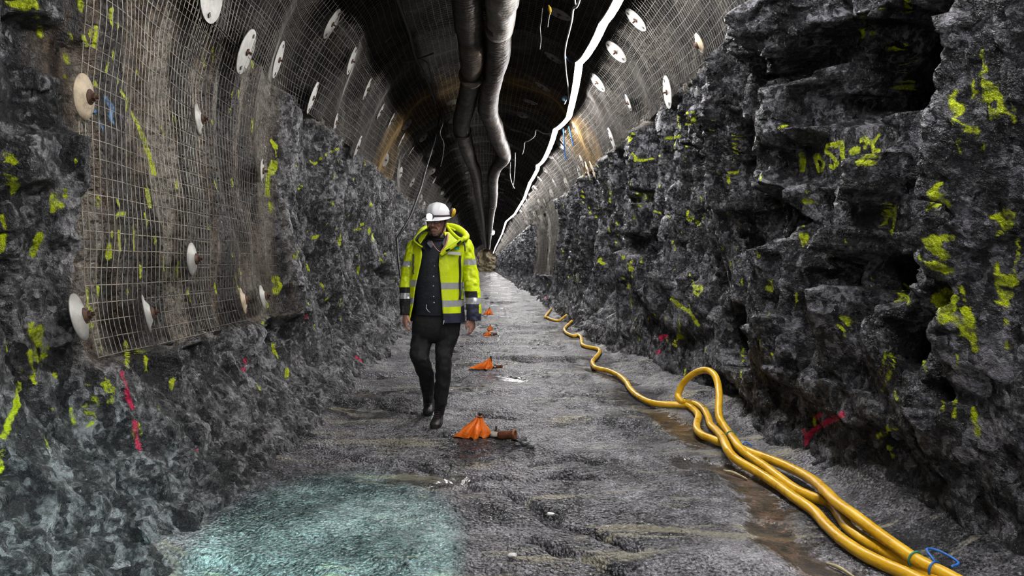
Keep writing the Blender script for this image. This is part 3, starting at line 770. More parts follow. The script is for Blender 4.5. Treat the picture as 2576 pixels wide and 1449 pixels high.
for a in [(1679, 232, .2, 'big', 'large white bolt plate at the lower edge of the right mesh', (0, 0, 0), None),
          (1761, 110, .115, 'small', 'small tan bolt plate in the nearest sheet of right mesh', (0, .1, 0), MAT_PLATE_TAN),
          (1930, 6, .13, 'small', 'bolt plate on the right mesh cut by the top edge of the photo', (0, 0, 0), MAT_PLATE_TAN),
          (1550, 130, .19, 'big', 'bright slanted bolt plate on the right arch just right of the light strip bend', (0, -.1, 0), None),
          (1600, 50, .17, 'big', 'dull slanted bolt plate on the right arch near the top of the photo', (0, 0, 0), None),
          (1503, 207, .18, 'big', 'bright slanted bolt plate low on the right arch beside the strip', (0, -.1, 0), None),
          (1581, 258, .13, 'big', 'small edge-on plate on the right arch seam', (0, .05, 0), None),
          (1539, 349, .2, 'big', 'slim upright plate at the lower right edge of the arch mesh', (0, .03, 0), None),
          (1478, 428, .2, 'big', 'left one of two slim orange-stained plates on the right arch edge', (0, .03, 0), MAT_PLATE_TAN),
          (1491, 428, .2, 'big', 'right one of two slim orange-stained plates on the right arch edge', (0, .03, 0), MAT_PLATE_TAN),
          (1447, 322, .14, 'big', 'small tan plate on the rust-streaked part of the right arch', (0, 0, 0), MAT_PLATE_TAN),
          (1410, 365, .17, 'big', 'bright slanted plate below the strip joint on the right arch', (0, -.1, 0), None),
          (1365, 218, .17, 'big', 'roof plate with an orange end between the ducts and the light strip', (0, 0, 0), MAT_PLATE_DIM),
          (1336, 256, .16, 'big', 'grey roof plate beyond the orange-ended one', (0, 0, 0), MAT_PLATE_DIM),
          (1407, 35, .18, 'big', 'dark roof plate near the hanging yellow tape', (0, 0, 0), MAT_PLATE_DIM),
          (1391, 145, .17, 'big', 'dark roof plate between the ducts and the upright cable', (0, 0, 0), MAT_PLATE_DIM)]:
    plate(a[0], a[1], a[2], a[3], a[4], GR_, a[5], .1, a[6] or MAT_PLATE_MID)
# the small distant plates in rows round the arch: nothing tells them apart one by one
k = 0
proto_me = None
for yy in np.arange(14.5, 40, 1.9):
    for frac in (.05, .2, .36, .64, .82, .95):
        s = S_L + (S_R - S_L) * (frac + rng.uniform(-.03, .03)); yv = yy + rng.uniform(-.4, .4)
        sv = np.array([s]); yvv = np.array([yv])
        p = Vector(surf(sv, yvv, M_off(sv, yvv) - .02)[0]); nx, nz = base_n(sv)
        nn = -Vector((float(nx[0]), 0, float(nz[0]))); nn = (nn + Vector((rng.uniform(-.15, .15), rng.uniform(-.35, .05), rng.uniform(-.1, .1)))).normalized()
        if proto_me is None:
            mb = MB(); mb.lathe([(.14, 0), (.14, .006), (.02, .012), (.02, .05)], (0, 0, 0), (0, 0, 1), 18)
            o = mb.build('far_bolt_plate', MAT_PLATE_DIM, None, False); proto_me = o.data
        else:
            o = bpy.data.objects.new('far_bolt_plate', proto_me); COL.objects.link(o)
        o.location = p; o.rotation_mode = 'QUATERNION'; o.rotation_quaternion = Vector((0, 0, 1)).rotation_difference(nn)
        tag(o, 'small distant steel bolt plate on the mesh of the far arch', 'bolt plate', 'distant bolt plates on the arch'); k += 1

# ================================================================== light strip
LP = [(1558, 0), (1518, 63), (1481, 134), (1457, 160), (1449, 217), (1434, 284), (1429, 300), (1398, 327), (1384, 371), (1366, 407), (1353, 416), (1352, 428), (1333, 461), (1326, 480), (1318, 502), (1295, 539), (1273, 558), (1263, 589), (1247, 621), (1241, 637)]
def roofline(px, py, zrel):
    d = min(F * zrel / (CY - py), 146.0); return P(px, py, d)
lpath = [Vector((1.40, -4.5, 4.12)), Vector((1.41, 3, 4.12))] + [roofline(a, b, 2.78) for a, b in LP]
ls = empty('light_strip', lpath[0])
tag(ls, 'glowing white light strip zigzagging along the right side of the roof', 'light strip')
dens = [lpath[0]]
for a, b in zip(lpath[:-1], lpath[1:]):
    n = 1 if (b - a).length > 6 else 3
    for k in range(1, n + 1):
        q = a.lerp(b, k / n); q.z -= .02 * (1 if 0 < k < n else 0); dens.append(q)
o = tube('light_tube', dens, .027, MAT_LED, ls, 6)
mb = MB()      # folded shield added over the strip, keeps its light off the roof
prof_ = [(-.055, .012), (-.05, .042), (.05, .042), (.055, .012), (.052, .012), (.047, .038), (-.047, .038), (-.052, .012)]
vs_ = [tuple(q + Vector((a, 0, b + .002))) for q in dens for a, b in prof_]
mb.add(vs_, grid_faces(len(dens), 8, True)); mb.build('strip_shield', MAT_CABLE, ls, False)

# ================================================================== ventilation ducts
def duct(name, pts, rad, mat, parent, seed, zrel=3.02, pre=None):
    path = [roofline(a, b, zr) for a, b, zr in pts]
    if pre: path = [Vector(q) for q in pre] + path
    path = smooth_path(path, 14)
    L = np.concatenate([[0], np.cumsum(np.linalg.norm(np.diff(path, axis=0), axis=1))])
    # equal steps
    n = int(L[-1] / .09) if L[-1] < 40 else int(L[-1] / .14)
    u = np.linspace(0, L[-1], n); path = np.stack([np.interp(u, L, path[:, k]) for k in range(3)], 1)
    r = rad * (1 + .07 * fbm(u * .9, u * 0, seed, 3) + .014 * np.sin(u * 2 * PI / .55) + .05 * (np.exp(-((u % 3.1 - 1.5) / .05) ** 2)))
    v, f = tube_vf(path, r, 28, 0, True)
    v = v + (.022 * fbm(v[:, 0] * 5 + v[:, 2] * 4, v[:, 1] * 3, seed + 3, 3))[:, None] * np.array([1, .2, 1])
    return mesh_np(name, v, f, mat, True, parent), path
GD = 'ventilation ducts hung under the roof'
d1 = empty('ventilation_duct', (-.2, 7, 4.3)); tag(d1, 'left brown-grey sagging ventilation duct, darker of the two under the roof', 'duct', GD)
duct('duct_hose', [(1174, 0, 3.05), (1182, 80, 3.08), (1187, 133, 3.0), (1186, 200, 3.08), (1171, 267, 3.05), (1161, 317, 3.02), (1173, 367, 3.0), (1182, 400, 3.0), (1196, 434, 3.0), (1202, 470, 3.0), (1206, 500, 3.0), (1214, 554, 3.0), (1222, 624, 3.0)], .178, MAT_DUCT, d1, 301, pre=[(-.25, 2, 4.42), (-.22, 5, 4.4)])
d2 = empty('ventilation_duct', (.2, 7, 4.3)); tag(d2, 'right ventilation duct with a pale rust-edged front section and kinks', 'duct', GD)
o, _ = duct('duct_hose', [(1258, 50, 3.05), (1253, 87, 3.05), (1252, 133, 3.05), (1246, 167, 3.02), (1236, 205, 3.0), (1229, 245, 3.0), (1229, 280, 3.0), (1244, 317, 3.0), (1251, 344, 3.0), (1266, 376, 3.0), (1268, 397, 3.0), (1247, 424, 3.0), (1240, 451, 3.0), (1241, 476, 3.0), (1240, 518, 3.0), (1235, 554, 3.0), (1230, 626, 3.0)], .178, MAT_DUCT, d2, 331)
o, pth = duct('duct_front_section', [(1263, 0, 3.05), (1259, 40, 3.05), (1255, 72, 3.05)], .190, MAT_DUCT_PALE, d2, 341, pre=[(.30, 3.2, 4.42), (.22, 5.6, 4.4)]); o['label'] = 'pale plastic front section with rust stain'
for px, py in ((1240, 515), (1186, 190), (1163, 330)):
    c = roofline(px, py, 3.0); mb = MB(); mb.lathe([(.19, -.05), (.205, -.04), (.205, .04), (.19, .05)], c, (0.02, 1, .02), 24)
    mb.build('duct_clamp', MAT_DUCT_PALE if px == 1240 else MAT_DUCT, d2 if px == 1240 else d1, False)
c = roofline(1237, 584, 3.0)
mb = MB(); mb.lathe([(.05, -.5), (.30, -.1), (.26, .3), (.1, .6)], c, (.1, 1, -.12), 14)
tag(mb.build('torn_plastic_sheet', MAT_WHITEPL, None, True), 'white scrap of plastic wrapped on the right duct far down the tunnel', 'plastic sheet')
# straps holding the ducts to the roof
k = 0
for yy in (8.2, 10.6, 13.6, 17.5):
    for dct, x0 in ((d1, None), (d2, None)):
        ch = [c for c in dct.children if c.name.startswith('duct_hose')][0]
        co = np.empty(len(ch.data.vertices) * 3, np.float32); ch.data.vertices.foreach_get('co', co); co = co.reshape(-1, 3)
        m = np.abs(co[:, 1] - yy) < .12
        if not m.any(): continue
        c = co[m].mean(0); sv = np.array([S_TOT / 2]);
        zt = 5.0
        ww = tube('hanging_wire', [(c[0], yy, c[2] + .15), (c[0] + .01, yy, zt)], .004, MAT_DARKCABLE, dct, 5)

# ================================================================== cables
def cable(name, pts, r, mat, label, cat='cable', group=None, zrel=None, nper=6):
    path = smooth_path([P(*p) for p in pts], nper)
    return tag(tube(name, path, r, mat, None, 7), label, cat, group)
zr = lambda px, py, z=3.35: (px, py, F * z / (CY - py))
cable('dark_cable', [zr(990, -30), zr(1018, 48), zr(1034, 97), zr(1044, 140), zr(1060, 172), zr(1074, 200), zr(1086, 232), zr(1094, 254), zr(1098, 270)], .022, MAT_DARKCABLE, 'thick dusty cable running under the dark roof left of the ducts')
cable('dark_cable', [zr(985, 90), zr(966, 112), zr(970, 142), zr(1014, 156), zr(1047, 150), zr(1070, 142), zr(1090, 134)], .014, MAT_DARKCABLE, 'looped dark cable crossing the thick cable under the roof')
cable('dark_cable', [zr(1056, 148), zr(1076, 160), zr(1082, 185), zr(1094, 225), zr(1096, 262), (1112, 285, 13.5), (1114, 310, 13.6), (1107, 335, 13.6), (1116, 362, 13.7), (1113, 395, 15), (1108, 418, 16)], .011, MAT_DARKCABLE, 'thin grey cable drooping from the roof between the duct and the left arch')
cable('dark_cable', [(1110, 272, 14.9), (1101, 318, 14.8), (1092, 360, 14.5), (1085, 381, 13), (1070, 430, 10.5), (1060, 467, 9.4), (1050, 496, 8.9), (1034, 540, 8.6), (1014, 576, 8.4), (1000, 598, 8.35), (999, 612, 8.3), (1001, 648, 8.2), (1005, 680, 8.1), (1008, 700, 8.05)], .014, MAT_BLACK, 'black cable hanging down beside the left wall behind the person')
cable('grey_cable', [(1463, -25, 6.6), (1455, 8, 7.0), (1449, 18, 7.2), (1442, 23, 7.4), (1438, 52, 7.9), (1431, 81, 8.3), (1424, 110, 8.8), (1421, 135, 9.2), (1424, 176, 9.9), (1428, 211, 10.6), (1431, 242, 11.3), (1433, 262, 11.8)], .014, MAT_CABLE, 'pale grey cable hanging left of the light strip')
cable('grey_cable', [(1446, -20, 6.7), (1446, 2, 7.0), (1449, 17, 7.2)], .010, MAT_CABLE, 'short forked end of cable at the top edge of the photo, by the grey cable')
cable('grey_cable', [(1430, 246, 11.4), (1424, 252, 11.5), (1420, 261, 11.6)], .012, MAT_CABLE, 'short stub branching from the lower end of the pale grey cable')
cable('hanging_rope', [(1422, 141, 9.3), (1431, 152, 9.5), (1442, 159, 9.7)], .009, MAT_BLUE, 'short blue cord tying the grey cable towards the light strip', 'rope')
cable('hanging_rope', [(1431, 318, 13.8), (1435, 335, 13.9), (1439, 352, 14.0), (1443, 367, 14.1)], .011, MAT_BLUE, 'thin blue cord dangling right of the light strip joint', 'rope')
cable('hanging_rope', [(1417, 324, 14), (1419, 350, 14.2), (1420, 380, 14.5), (1423, 402, 14.6)], .011, MAT_BLUE, 'thin pale blue cord dangling straight below the light strip joint', 'rope')
cable('grey_cable', [(1397, 331, 14.3), (1385, 336, 14.6), (1368, 336, 14.8), (1349, 327, 15), (1345, 342, 15.3), (1330, 354, 15.8), (1320, 358, 16), (1318, 373, 16.6), (1314, 388, 17)], .014, MAT_CABLE, 'black and white cable looping from the strip across the roof towards the ducts')
cable('grey_cable', [(1296, 385, 17.5), (1295, 420, 19), (1293, 450, 21), (1290, 474, 22)], .014, MAT_CABLE, 'straight pale cable end hanging right of the duct kink')
cable('grey_cable', [(1284, 408, 19.5), (1283, 440, 19.8), (1288, 462, 20), (1294, 474, 20.2)], .014, MAT_CABLE, 'bowed pale cable end hanging right of the duct kink')
cable('hanging_wire', [(1365, 20, 8), (1362, 52, 8.1), (1359, 70, 8.1), (1361, 100, 8.2), (1358, 124, 8.3)], .004, MAT_CABLE, 'thin crooked wire hanging between the ducts and the yellow tape', 'wire')
yt = empty('yellow_tag', P(1382, 14, 7.7)); tag(yt, 'yellow tape tag hanging from the roof right of the ducts', 'tag')
tube('tag_strip', smooth_path([P(1380, 13, 7.7), P(1384, 24, 7.7), P(1384, 36, 7.7)], 5), [.010] * 3 + [.018] * 5 + [.010] * 3, MAT_YELLOWTAPE, yt, 6)
tube('tag_string', [P(1383, 36, 7.7), P(1380, 52, 7.7), P(1378, 68, 7.7)], .005, MAT_CABLE, yt, 5)
mb = MB(); mb.lathe([(.02, 0), (.05, .03), (.05, .07), (.01, .10)], P(1421, 242, 11.6), (0, -.3, -1), 10)
tag(mb.build('blue_clamp', simple('pale_blue', (.25, .55, .75), .5), None), 'small pale blue clamp hanging left of the light strip', 'clamp')

# ================================================================== hoses
HR = .030
def fp(px, py, z=.045): d = F * (H - z) / (py - CY); return P(px, py, d)
_hb = BVHTree.FromPolygons(_fv.tolist(), grid_faces(len(_xs), len(_ys)).tolist())
def rest(p, r=HR, extra=0.0):
    h = _hb.ray_cast(Vector((p.x, p.y, 3)), Vector((0, 0, -1)))
    return h[0].z if h[0] is not None else 0
def floor_hose(pts, lifts=None):
    return [fp(q[0], q[1], HR * 1.02 + HOSE_Z + (q[2] if len(q) > 2 else 0.0)) for q in pts]
ha = empty('yellow_hose', (1.9, 6, .03)); tag(ha, 'long yellow water hose winding far down the right side of the floor', 'hose', 'yellow hoses on the floor')
hoA = tube('hose_tube', smooth_path(floor_hose(A), 8), HR, MAT_HOSE, ha, 14)
hb = empty('yellow_hose', (2.0, 5, .03)); tag(hb, 'doubled-back yellow hose with a raised loop leaning on the right wall', 'hose', 'yellow hoses on the floor')
path = floor_hose(B1) + [P(*q) for q in LOOP] + floor_hose(C1)
hoB = tube('hose_tube', smooth_path(path, 8), HR, MAT_HOSE, hb, 14)
# metal end of the far hose against the wall
q0 = floor_hose([(1403, 762, .06)])[0]
mb = MB(); e = P(1408, 742, q0.y * 1.0)
mb.tube([q0, q0.lerp(e, .5), e], [.045, .05, .05], 10)
lo = [e + Vector((.10 * math.cos(a) - .12, .05 * math.sin(a), .13 * math.sin(a))) for a in np.linspace(0, 2 * PI, 16)]
mb.tube(lo, .028, 8); o = mb.build('hose_coupling', MAT_CABLE, ha); o['label'] = 'grey metal coupling with a coil'
def tie(name, px, py, d, axis, mat, label, grp=None, tail=None, par=None):
    c = P(px, py, d); mb = MB()
    ax = Vector(axis).normalized(); q = Vector((0, 0, 1)).rotation_difference(ax)
    mb.tube([c + q @ Vector((math.cos(a) * (HR + .004), math.sin(a) * (HR + .004), 0)) for a in np.linspace(0, 2 * PI, 20)], .0045, 6)
    if tail: mb.tube(smooth_path([c + Vector(t) for t in tail], 5), .0055, 6)
    return tag(mb.build(name, mat), label, 'tie', grp)
def near_path(o, px, py):   # where on a hose a tie sits
    co = np.empty(len(o.data.vertices) * 3, np.float32); o.data.vertices.foreach_get('co', co); co = co.reshape(-1, 14, 3).mean(1)
    sx = CX + co[:, 0] * F / co[:, 1]; sy = CY - (co[:, 2] - H) * F / co[:, 1]
    k = int(np.argmin((sx - px) ** 2 + (sy - py) ** 2)); k = min(max(k, 1), len(co) - 2)
    return co[k], co[k + 1] - co[k - 1]
for (ob, px, py, nm, mt, lab, tail) in ((hoB, 1838, 1098, 'cable_tie', MAT_GREEN, 'thin green tie round the looped hose where the hoses meet', None),
                                  (hoA, 2300, 1405, 'cable_tie', MAT_GREEN, 'green tie round the upper hose strand at the bottom edge', None),
                                  (hoA, 1866, 1130, 'cable_tie', MAT_BLUE, 'blue tie just showing behind the hoses where they meet', [(.0, .0, .034), (.03, -.0, .05), (.06, -.03, .03)]),
                                  (hoA, 2350, 1432, 'cable_tie', MAT_BLUE, 'blue cord loop sticking up behind the hose at the bottom edge', [(.0, .0, .036), (.02, .08, .05), (.07, .08, .045), (.10, .0, .03), (.05, -.03, .025)])):
    c, ax = near_path(ob, px, py)
    tie(nm, CX + c[0] * F / c[1], CY - (c[2] - H) * F / c[1], float(c[1]), ax, mt, lab, 'ties on the hoses', tail)

# ================================================================== orange flags and drill casings along the floor
MAT_ORANGE = NT('orange_plastic'); _o = MAT_ORANGE.obj()
MAT_ORANGE.set(base_color=MAT_ORANGE.mix(MAT_ORANGE.noise(_o, 9, 3), (.85, .13, .012), (.95, .24, .02)), roughness=.32, normal=MAT_ORANGE.bump(MAT_ORANGE.noise(_o, 30, 4), .006))
MAT_ORANGE = MAT_ORANGE.m
def orange_bag(px, py, wpx, hpx, label, seed, lean=0.0, tail=0.0):
    """crumpled orange plastic cover tied over a peg: a pinched top flaring to a ragged foot"""
    z = .01
    for _ in range(3): c = fp(px, py, z); z = ground(c.x, c.y)
    c = fp(px, py, z); sc = c.y / F; w = wpx * sc / 2; h = hpx * sc
    t = empty('orange_marker', c); tag(t, label, 'marker', 'orange plastic markers along the floor')
    r_ = random.Random(seed); n = 40; rows = 12; vs = []
    ph = [r_.uniform(0, 6.28) for _ in range(6)]
    for i in range(rows):
        u = i / (rows - 1); R = w * (.10 + .95 * u ** .75) * (1 - .12 * math.sin(u * PI * 2.2))
        for k in range(n):
            a = 2 * PI * k / n
            fold = 1 + (.10 + .14 * u) * math.sin(5 * a + ph[0] + 2 * u) + .10 * math.sin(9 * a + ph[1] - 3 * u) + .05 * math.sin(17 * a + ph[2] + 5 * u)
            x = R * fold * math.cos(a); y = R * .8 * fold * math.sin(a)
            x += lean * h * (1 - u) + (-tail * w * max(0, -math.cos(a)) ** 3 * u ** 3)
            zz_ = h * (1 - u) + .012 * math.sin(7 * a + ph[3]) * u + .003
            vs.append((c.x + x, c.y + y, c.z + max(zz_, .0)))
    f = [tuple(q) for q in grid_faces(rows, n, True)]
    vs.append((c.x + lean * h, c.y, c.z + h * 1.05)); f += [(k, (k + 1) % n, len(vs) - 1) for k in range(n)][:]
    me = mesh_np('plastic_cover', vs, f, MAT_ORANGE, False, t)
    mb = MB(); mb.tube([(c.x + lean * h, c.y, c.z), (c.x + lean * h, c.y, c.z + h * 1.0), (c.x + lean * h + .004, c.y, c.z + h * 1.12)], [.012, .012, .018], 10)
    mb.build('peg', MAT_BLACK, t)
    mb = MB(); mb.tube([Vector((c.x + lean * h, c.y, c.z + h * .93)) + Vector((math.cos(a) * w * .2, math.sin(a) * w * .2, 0)) for a in np.linspace(0, 6.28, 14)], .006, 6)
    mb.build('tie_ring', MAT_DARKCABLE, t)
    return t
orange_bag(1192, 1099, 62, 54, 'nearest orange plastic marker, a crumpled cone beside the rusty casing', 1, .28, .55)
orange_bag(1220, 928, 28, 29, 'second orange plastic marker from the camera, with a long flat tail', 2, .5, 2.2)
orange_bag(1227, 846, 16, 14, 'small orange marker with a taller scrap behind it, third from the camera', 3, .2, .3)
orange_bag(1233, 832, 12, 14, 'orange scrap standing just behind the third marker', 5, .0, .2)
orange_bag(1228, 792, 18, 17, 'farthest orange marker beside the person\'s sleeve', 4, .2, .5)
MAT_RUSTY = simple('rusty_casing', (.20, .075, .035), .55, .3, .5, 30, .006, 60)
MAT_MUD = simple('mud_plate', (.20, .185, .15), .6, 0, .35, 30, .006, 60)
def casing(px, py, s, label):
    z = 0
    for _ in range(3): c = fp(px, py, z); z = ground(c.x, c.y)
    t = empty('drill_hole_casing', c); tag(t, label, 'casing', 'drill hole casings beside the markers')
    mb = MB(); mb.lathe([(.02, .005), (.085 * s, .012), (.088 * s, .022), (.02, .03)], c + Vector((-.07 * s, .03, 0)), (0.05, 0, 1), 24); mb.build('casing_plate', MAT_MUD, t)
    ax = Vector((.85, -.35, .12)); o_ = c + Vector((-.04 * s, -.06, .03))
    mb = MB(); pr = [(.035 * s, 0), (.040 * s, .01), (.040 * s, .13 * s), (.046 * s, .14 * s), (.046 * s, .165 * s), (.03 * s, .166 * s), (.03 * s, .12 * s)]
    mb.lathe(pr, o_, ax, 20); mb.build('rusty_pipe', MAT_RUSTY, t)
    for dx, dy in ((-.13, -.02), (-.06, .10)):
        mb = MB(); b = c + Vector((dx * s, dy, 0)); mb.lathe([(.018, .015), (.018, .03), (.008, .032), (.008, .075 * s)], b, (0, 0, 1), 8); mb.build('anchor_bolt', MAT_BOLT, t, False)
casing(1265, 1100, .85, 'rusty drill hole casing with two upright bolts beside the nearest orange marker')
casing(1252, 927, .5, 'dark drill hole casing right of the second orange marker')
casing(1243, 845, .5, 'dark flat casing right of the third orange marker')
# loose stones near the casing
MAT_STONE = simple('wet_stone', (.07, .07, .075), .3, 0, .5, 25, .02, 50)
def stone(px, py, r, seed, label, mat=None):
    z = 0
    for _ in range(3): c = fp(px, py, z); z = ground(c.x, c.y)
    r_ = random.Random(seed); vs = []
    n, m = 12, 8
    k = [Vector((r_.gauss(0, 1), r_.gauss(0, 1), r_.gauss(0, 1))).normalized() for _ in range(9)]; dd = [r_.uniform(.62, .95) for _ in k]
    for i in range(m + 1):
        for j in range(n):
            th = PI * i / m; v = Vector((math.sin(th) * math.cos(2 * PI * j / n), math.sin(th) * math.sin(2 * PI * j / n), math.cos(th)))
            L = 1.0
            for a, d_ in zip(k, dd):
                q = v.dot(a)
                if q > 1e-3: L = min(L, d_ / q)
            p = c + Vector((v.x * L * r * 1.3, v.y * L * r, v.z * L * r * .7 + r * .35)); vs.append(tuple(p))
    return tag(mesh_np('loose_stone', vs, [tuple(q) for q in grid_faces(m + 1, n, True)], mat or MAT_STONE, False), label, 'stone', 'loose stones on the tunnel floor')
SL = 'dark loose stone in the small heap right of the rusty casing'
for i, (a, b, r) in enumerate([(1296, 1106, .028), (1310, 1112, .036), (1322, 1120, .030), (1302, 1120, .022), (1334, 1126, .026), (1294, 1098, .016), (1318, 1104, .02)]): stone(a, b, r, 40 + i, SL)
stone(1290, 1400, .018, 60, 'white chip of rock alone on the floor at the bottom, left of centre crack', simple('white_chip', (.75, .75, .74), .4))
stone(1386, 1296, .018, 61, 'white shiny chip of rock right of centre beside the dark floor crack', simple('white_chip2', (.85, .85, .85), .3))
for i, (a, b, c_) in enumerate([(1820, 1176, 60), (2080, 1407, 75)]):
    p0 = fp(a, b, .012); p1 = fp(a + c_, b + (22 if i == 0 else 38), .012)
    z0 = ground(p0.x, p0.y) + .012; z1 = ground(p1.x, p1.y) + .012
    tag(tube('dry_stalk', smooth_path([(p0.x, p0.y, z0), ((p0.x + p1.x) / 2, (p0.y + p1.y) / 2 + .015, (z0 + z1) / 2 + .006), (p1.x, p1.y, z1)], 5), [.004, .006, .007, .008, .009, .009, .008, .007, .006, .005, .003], simple('straw', (.42, .36, .2), .6), None, 6),
        ['pale curved straw in the puddle beside the hose junction', 'pale split straw in the puddle at the bottom edge'][i], 'straw', 'straws in the puddles')
# ================================================================== the person
M_YEL = simple('hi_vis_yellow', (.74, .90, .005), .55, 0, .06, 8, .004, 26)
M_REFL = simple('reflective_tape', (.50, .51, .54), .35, .3, .1, 60)
M_NAVY = simple('navy_cloth', (.022, .024, .055), .7, 0, .2, 20, .003, 60)
M_BLK = simple('black_cloth', (.008, .008, .010), .8, 0, .2, 20, .003, 60)
M_VEST = simple('dark_vest', (.010, .012, .020), .75, 0, .5, 30, .003, 60)
M_JEAN = simple('black_jeans', (.007, .007, .009), .8, 0, .3, 20, .004, 30)
M_BOOT = simple('boot_leather', (.016, .015, .015), .45, 0, .4, 20, .004, 50)
M_SOLE = simple('boot_sole', (.012, .011, .011), .6)
M_SKIN = simple('skin', (.62, .33, .25), .5, 0, .12, 25, .0015, 120, subsurface_weight=.08)
_t = NT('skin_face'); _o = _t.obj(); _n = _t.noise(_o, 30, 4); _f = _t.noise(_o, 260, 3)
_cl = _t.mix(_t.mapr(_n, .3, .7), (.55, .28, .21), (.68, .37, .28))
_cl = _t.mix(_t.math('MULTIPLY', _t.attr('stubble'), _t.mapr(_f, .38, .55, .45, .95)), _cl, (.12, .075, .055))
_t.set(base_color=_cl, roughness=.5, normal=_t.bump(_f, .0012)); M_SKIN = _t.m
M_HAIR = simple('hair_brown', (.05, .030, .020), .7, 0, .5, 70, .006, 130)
M_BEARD = simple('beard_grey_brown', (.20, .13, .10), .8, 0, .6, 90, .008, 150)
M_LIP = simple('lips', (.32, .11, .09), .5)
M_HELM = simple('helmet_white', (.74, .74, .77), .3)
M_BAND = simple('band_dark', (.045, .02, .04), .5)
M_PINK = simple('lanyard_pink', (.65, .30, .26), .6)
M_GREY = simple('shirt_grey', (.13, .13, .16), .8, 0, .2, 30)
M_MUFF = simple('muff_yellow', (.75, .45, .02), .4)
M_BADGE = simple('badge_green', (.02, .40, .28), .5)
M_TAG = simple('name_tag', (.62, .64, .62), .4)
_t = NT('clear_lens'); _t.set(base_color=(.9, .9, .9), roughness=.05)
_tr = _t.n('ShaderNodeBsdfTransparent'); _mx = _t.n('ShaderNodeMixShader'); _mx.inputs[0].default_value = .16
_t.l(_tr.outputs[0], _mx.inputs[1]); _t.l(_t.b.outputs[0], _mx.inputs[2]); _t.l(_mx.outputs[0], _t.out.inputs[0]); M_LENS = _t.m
M_EYE = simple('eye', (.03, .02, .015), .2)

PER = empty('person', (-.40, 5.72, 0))
tag(PER, 'person walking towards the camera in a bright yellow hi-vis jacket, white helmet with lit headlamp', 'person')

def interp_rings(ctrl, step):
    """ctrl rows (xl, xr, y, depth, half depth) sorted by y -> smooth resampling"""
    c = smooth_path(ctrl, 8); ys = np.arange(c[0, 2], c[-1, 2] + step * .5, step)
    o = np.argsort(c[:, 2], kind='stable')
    return np.stack([np.interp(ys, c[o, 2], c[o, k]) if k != 2 else ys for k in range(c.shape[1])], 1)

def loft_px(ctrl, step=2.0, nseg=32, e=2.3, fold=.004, seed=1, fs=1.0):
    R = interp_rings(ctrl, step); vs = []
    th = np.arange(nseg) / nseg * 2 * PI
    cx, sx = np.cos(th), np.sin(th)
    ux = np.sign(cx) * np.abs(cx) ** (2 / e); uy = np.sign(sx) * np.abs(sx) ** (2 / e)
    for xl, xr, y, dc, b in R:
        c = P((xl + xr) / 2, y, dc); a = (xr - xl) / 2 * dc / F
        k = 1 + fold / a * (fbm(th * 1.3 * fs + y * .03, np.full(nseg, y * .055 * fs), seed, 3) * np.sin(th / 2) ** .5 if False else fbm(cx * 1.7 * fs + 9, sx * 1.7 * fs + y * .07 * fs, seed, 3))
        vs.append(np.stack([c.x + a * ux * k, c.y - b * uy * k, np.full(nseg, c.z)], 1))
    return np.concatenate(vs), len(R), R

def add_loft(mb, ctrl, mi=0, **kw):
    nseg = kw.get('nseg', 32)
    v, n, R = loft_px(ctrl, **kw)
    f = [tuple(q) for q in grid_faces(n, nseg, True)]
    f.append(tuple(reversed(range(nseg)))); f.append(tuple((n - 1) * nseg + k for k in range(nseg)))
    mb.add(v, f, mi); return R

def remeshed(mb, name, mat, parent, vox, smooth_it=3):
    o = mb.build(name, mat, None, True)
    md = o.modifiers.new('r', 'REMESH'); md.mode = 'VOXEL'; md.voxel_size = vox; md.use_smooth_shade = True
    if smooth_it:
        sm = o.modifiers.new('s', 'SMOOTH'); sm.iterations = smooth_it; sm.factor = .5
    bpy.context.view_layer.update()
    ev = o.evaluated_get(bpy.context.evaluated_depsgraph_get())
    me = bpy.data.meshes.new_from_object(ev); me.name = name
    o.modifiers.clear(); o.data = me
    if not me.materials: me.materials.append(mat)
    me.polygons.foreach_set('use_smooth', np.ones(len(me.polygons), bool))
    o.parent = parent; o.matrix_parent_inverse = parent.matrix_basis.inverted() if parent.parent is None else parent.matrix_world.inverted()
    return o
def sub(o, parent):      # re-parent a mesh built in world space
    bpy.context.view_layer.update()
    o.parent = parent; o.matrix_parent_inverse = parent.matrix_world.inverted(); return o

# ---- head frame
HC = P(1101, 590, 5.63); HR_ = Matrix.Rotation(math.radians(-15), 4, 'Z') @ Matrix.Rotation(math.radians(7), 4, 'X')
HM = Matrix.Translation(HC) @ HR_
def hp(x, y, z): return HM @ Vector((x, y, z))
def ell(mb, c, r, rot=None, n=16, m=10, mi=0, world=False):
    vs = []
    for i in range(m + 1):
        for j in range(n):
            th = PI * i / m; v = Vector((r[0] * math.sin(th) * math.cos(2 * PI * j / n), r[1] * math.sin(th) * math.sin(2 * PI * j / n), r[2] * math.cos(th)))
            if rot is not None: v = rot @ v
            vs.append(tuple(v + Vector(c)) if world else tuple(hp(*(v + Vector(c)))))
    mb.add(vs, grid_faces(m + 1, n, True), mi)
HEADR = [(-.012, .020, -.062, -.030), (.0, .030, -.078, -.01), (.012, .040, -.087, .012), (.03, .051, -.090, .035), (.05, .059, -.089, .05), (.07, .065, -.089, .07),
         (.09, .069, -.090, .085), (.11, .071, -.087, .094), (.125, .073, -.091, .098), (.15, .074, -.092, .10), (.18, .072, -.082, .095), (.205, .060, -.06, .078), (.222, .038, -.03, .05), (.228, .01, .0, .02)]
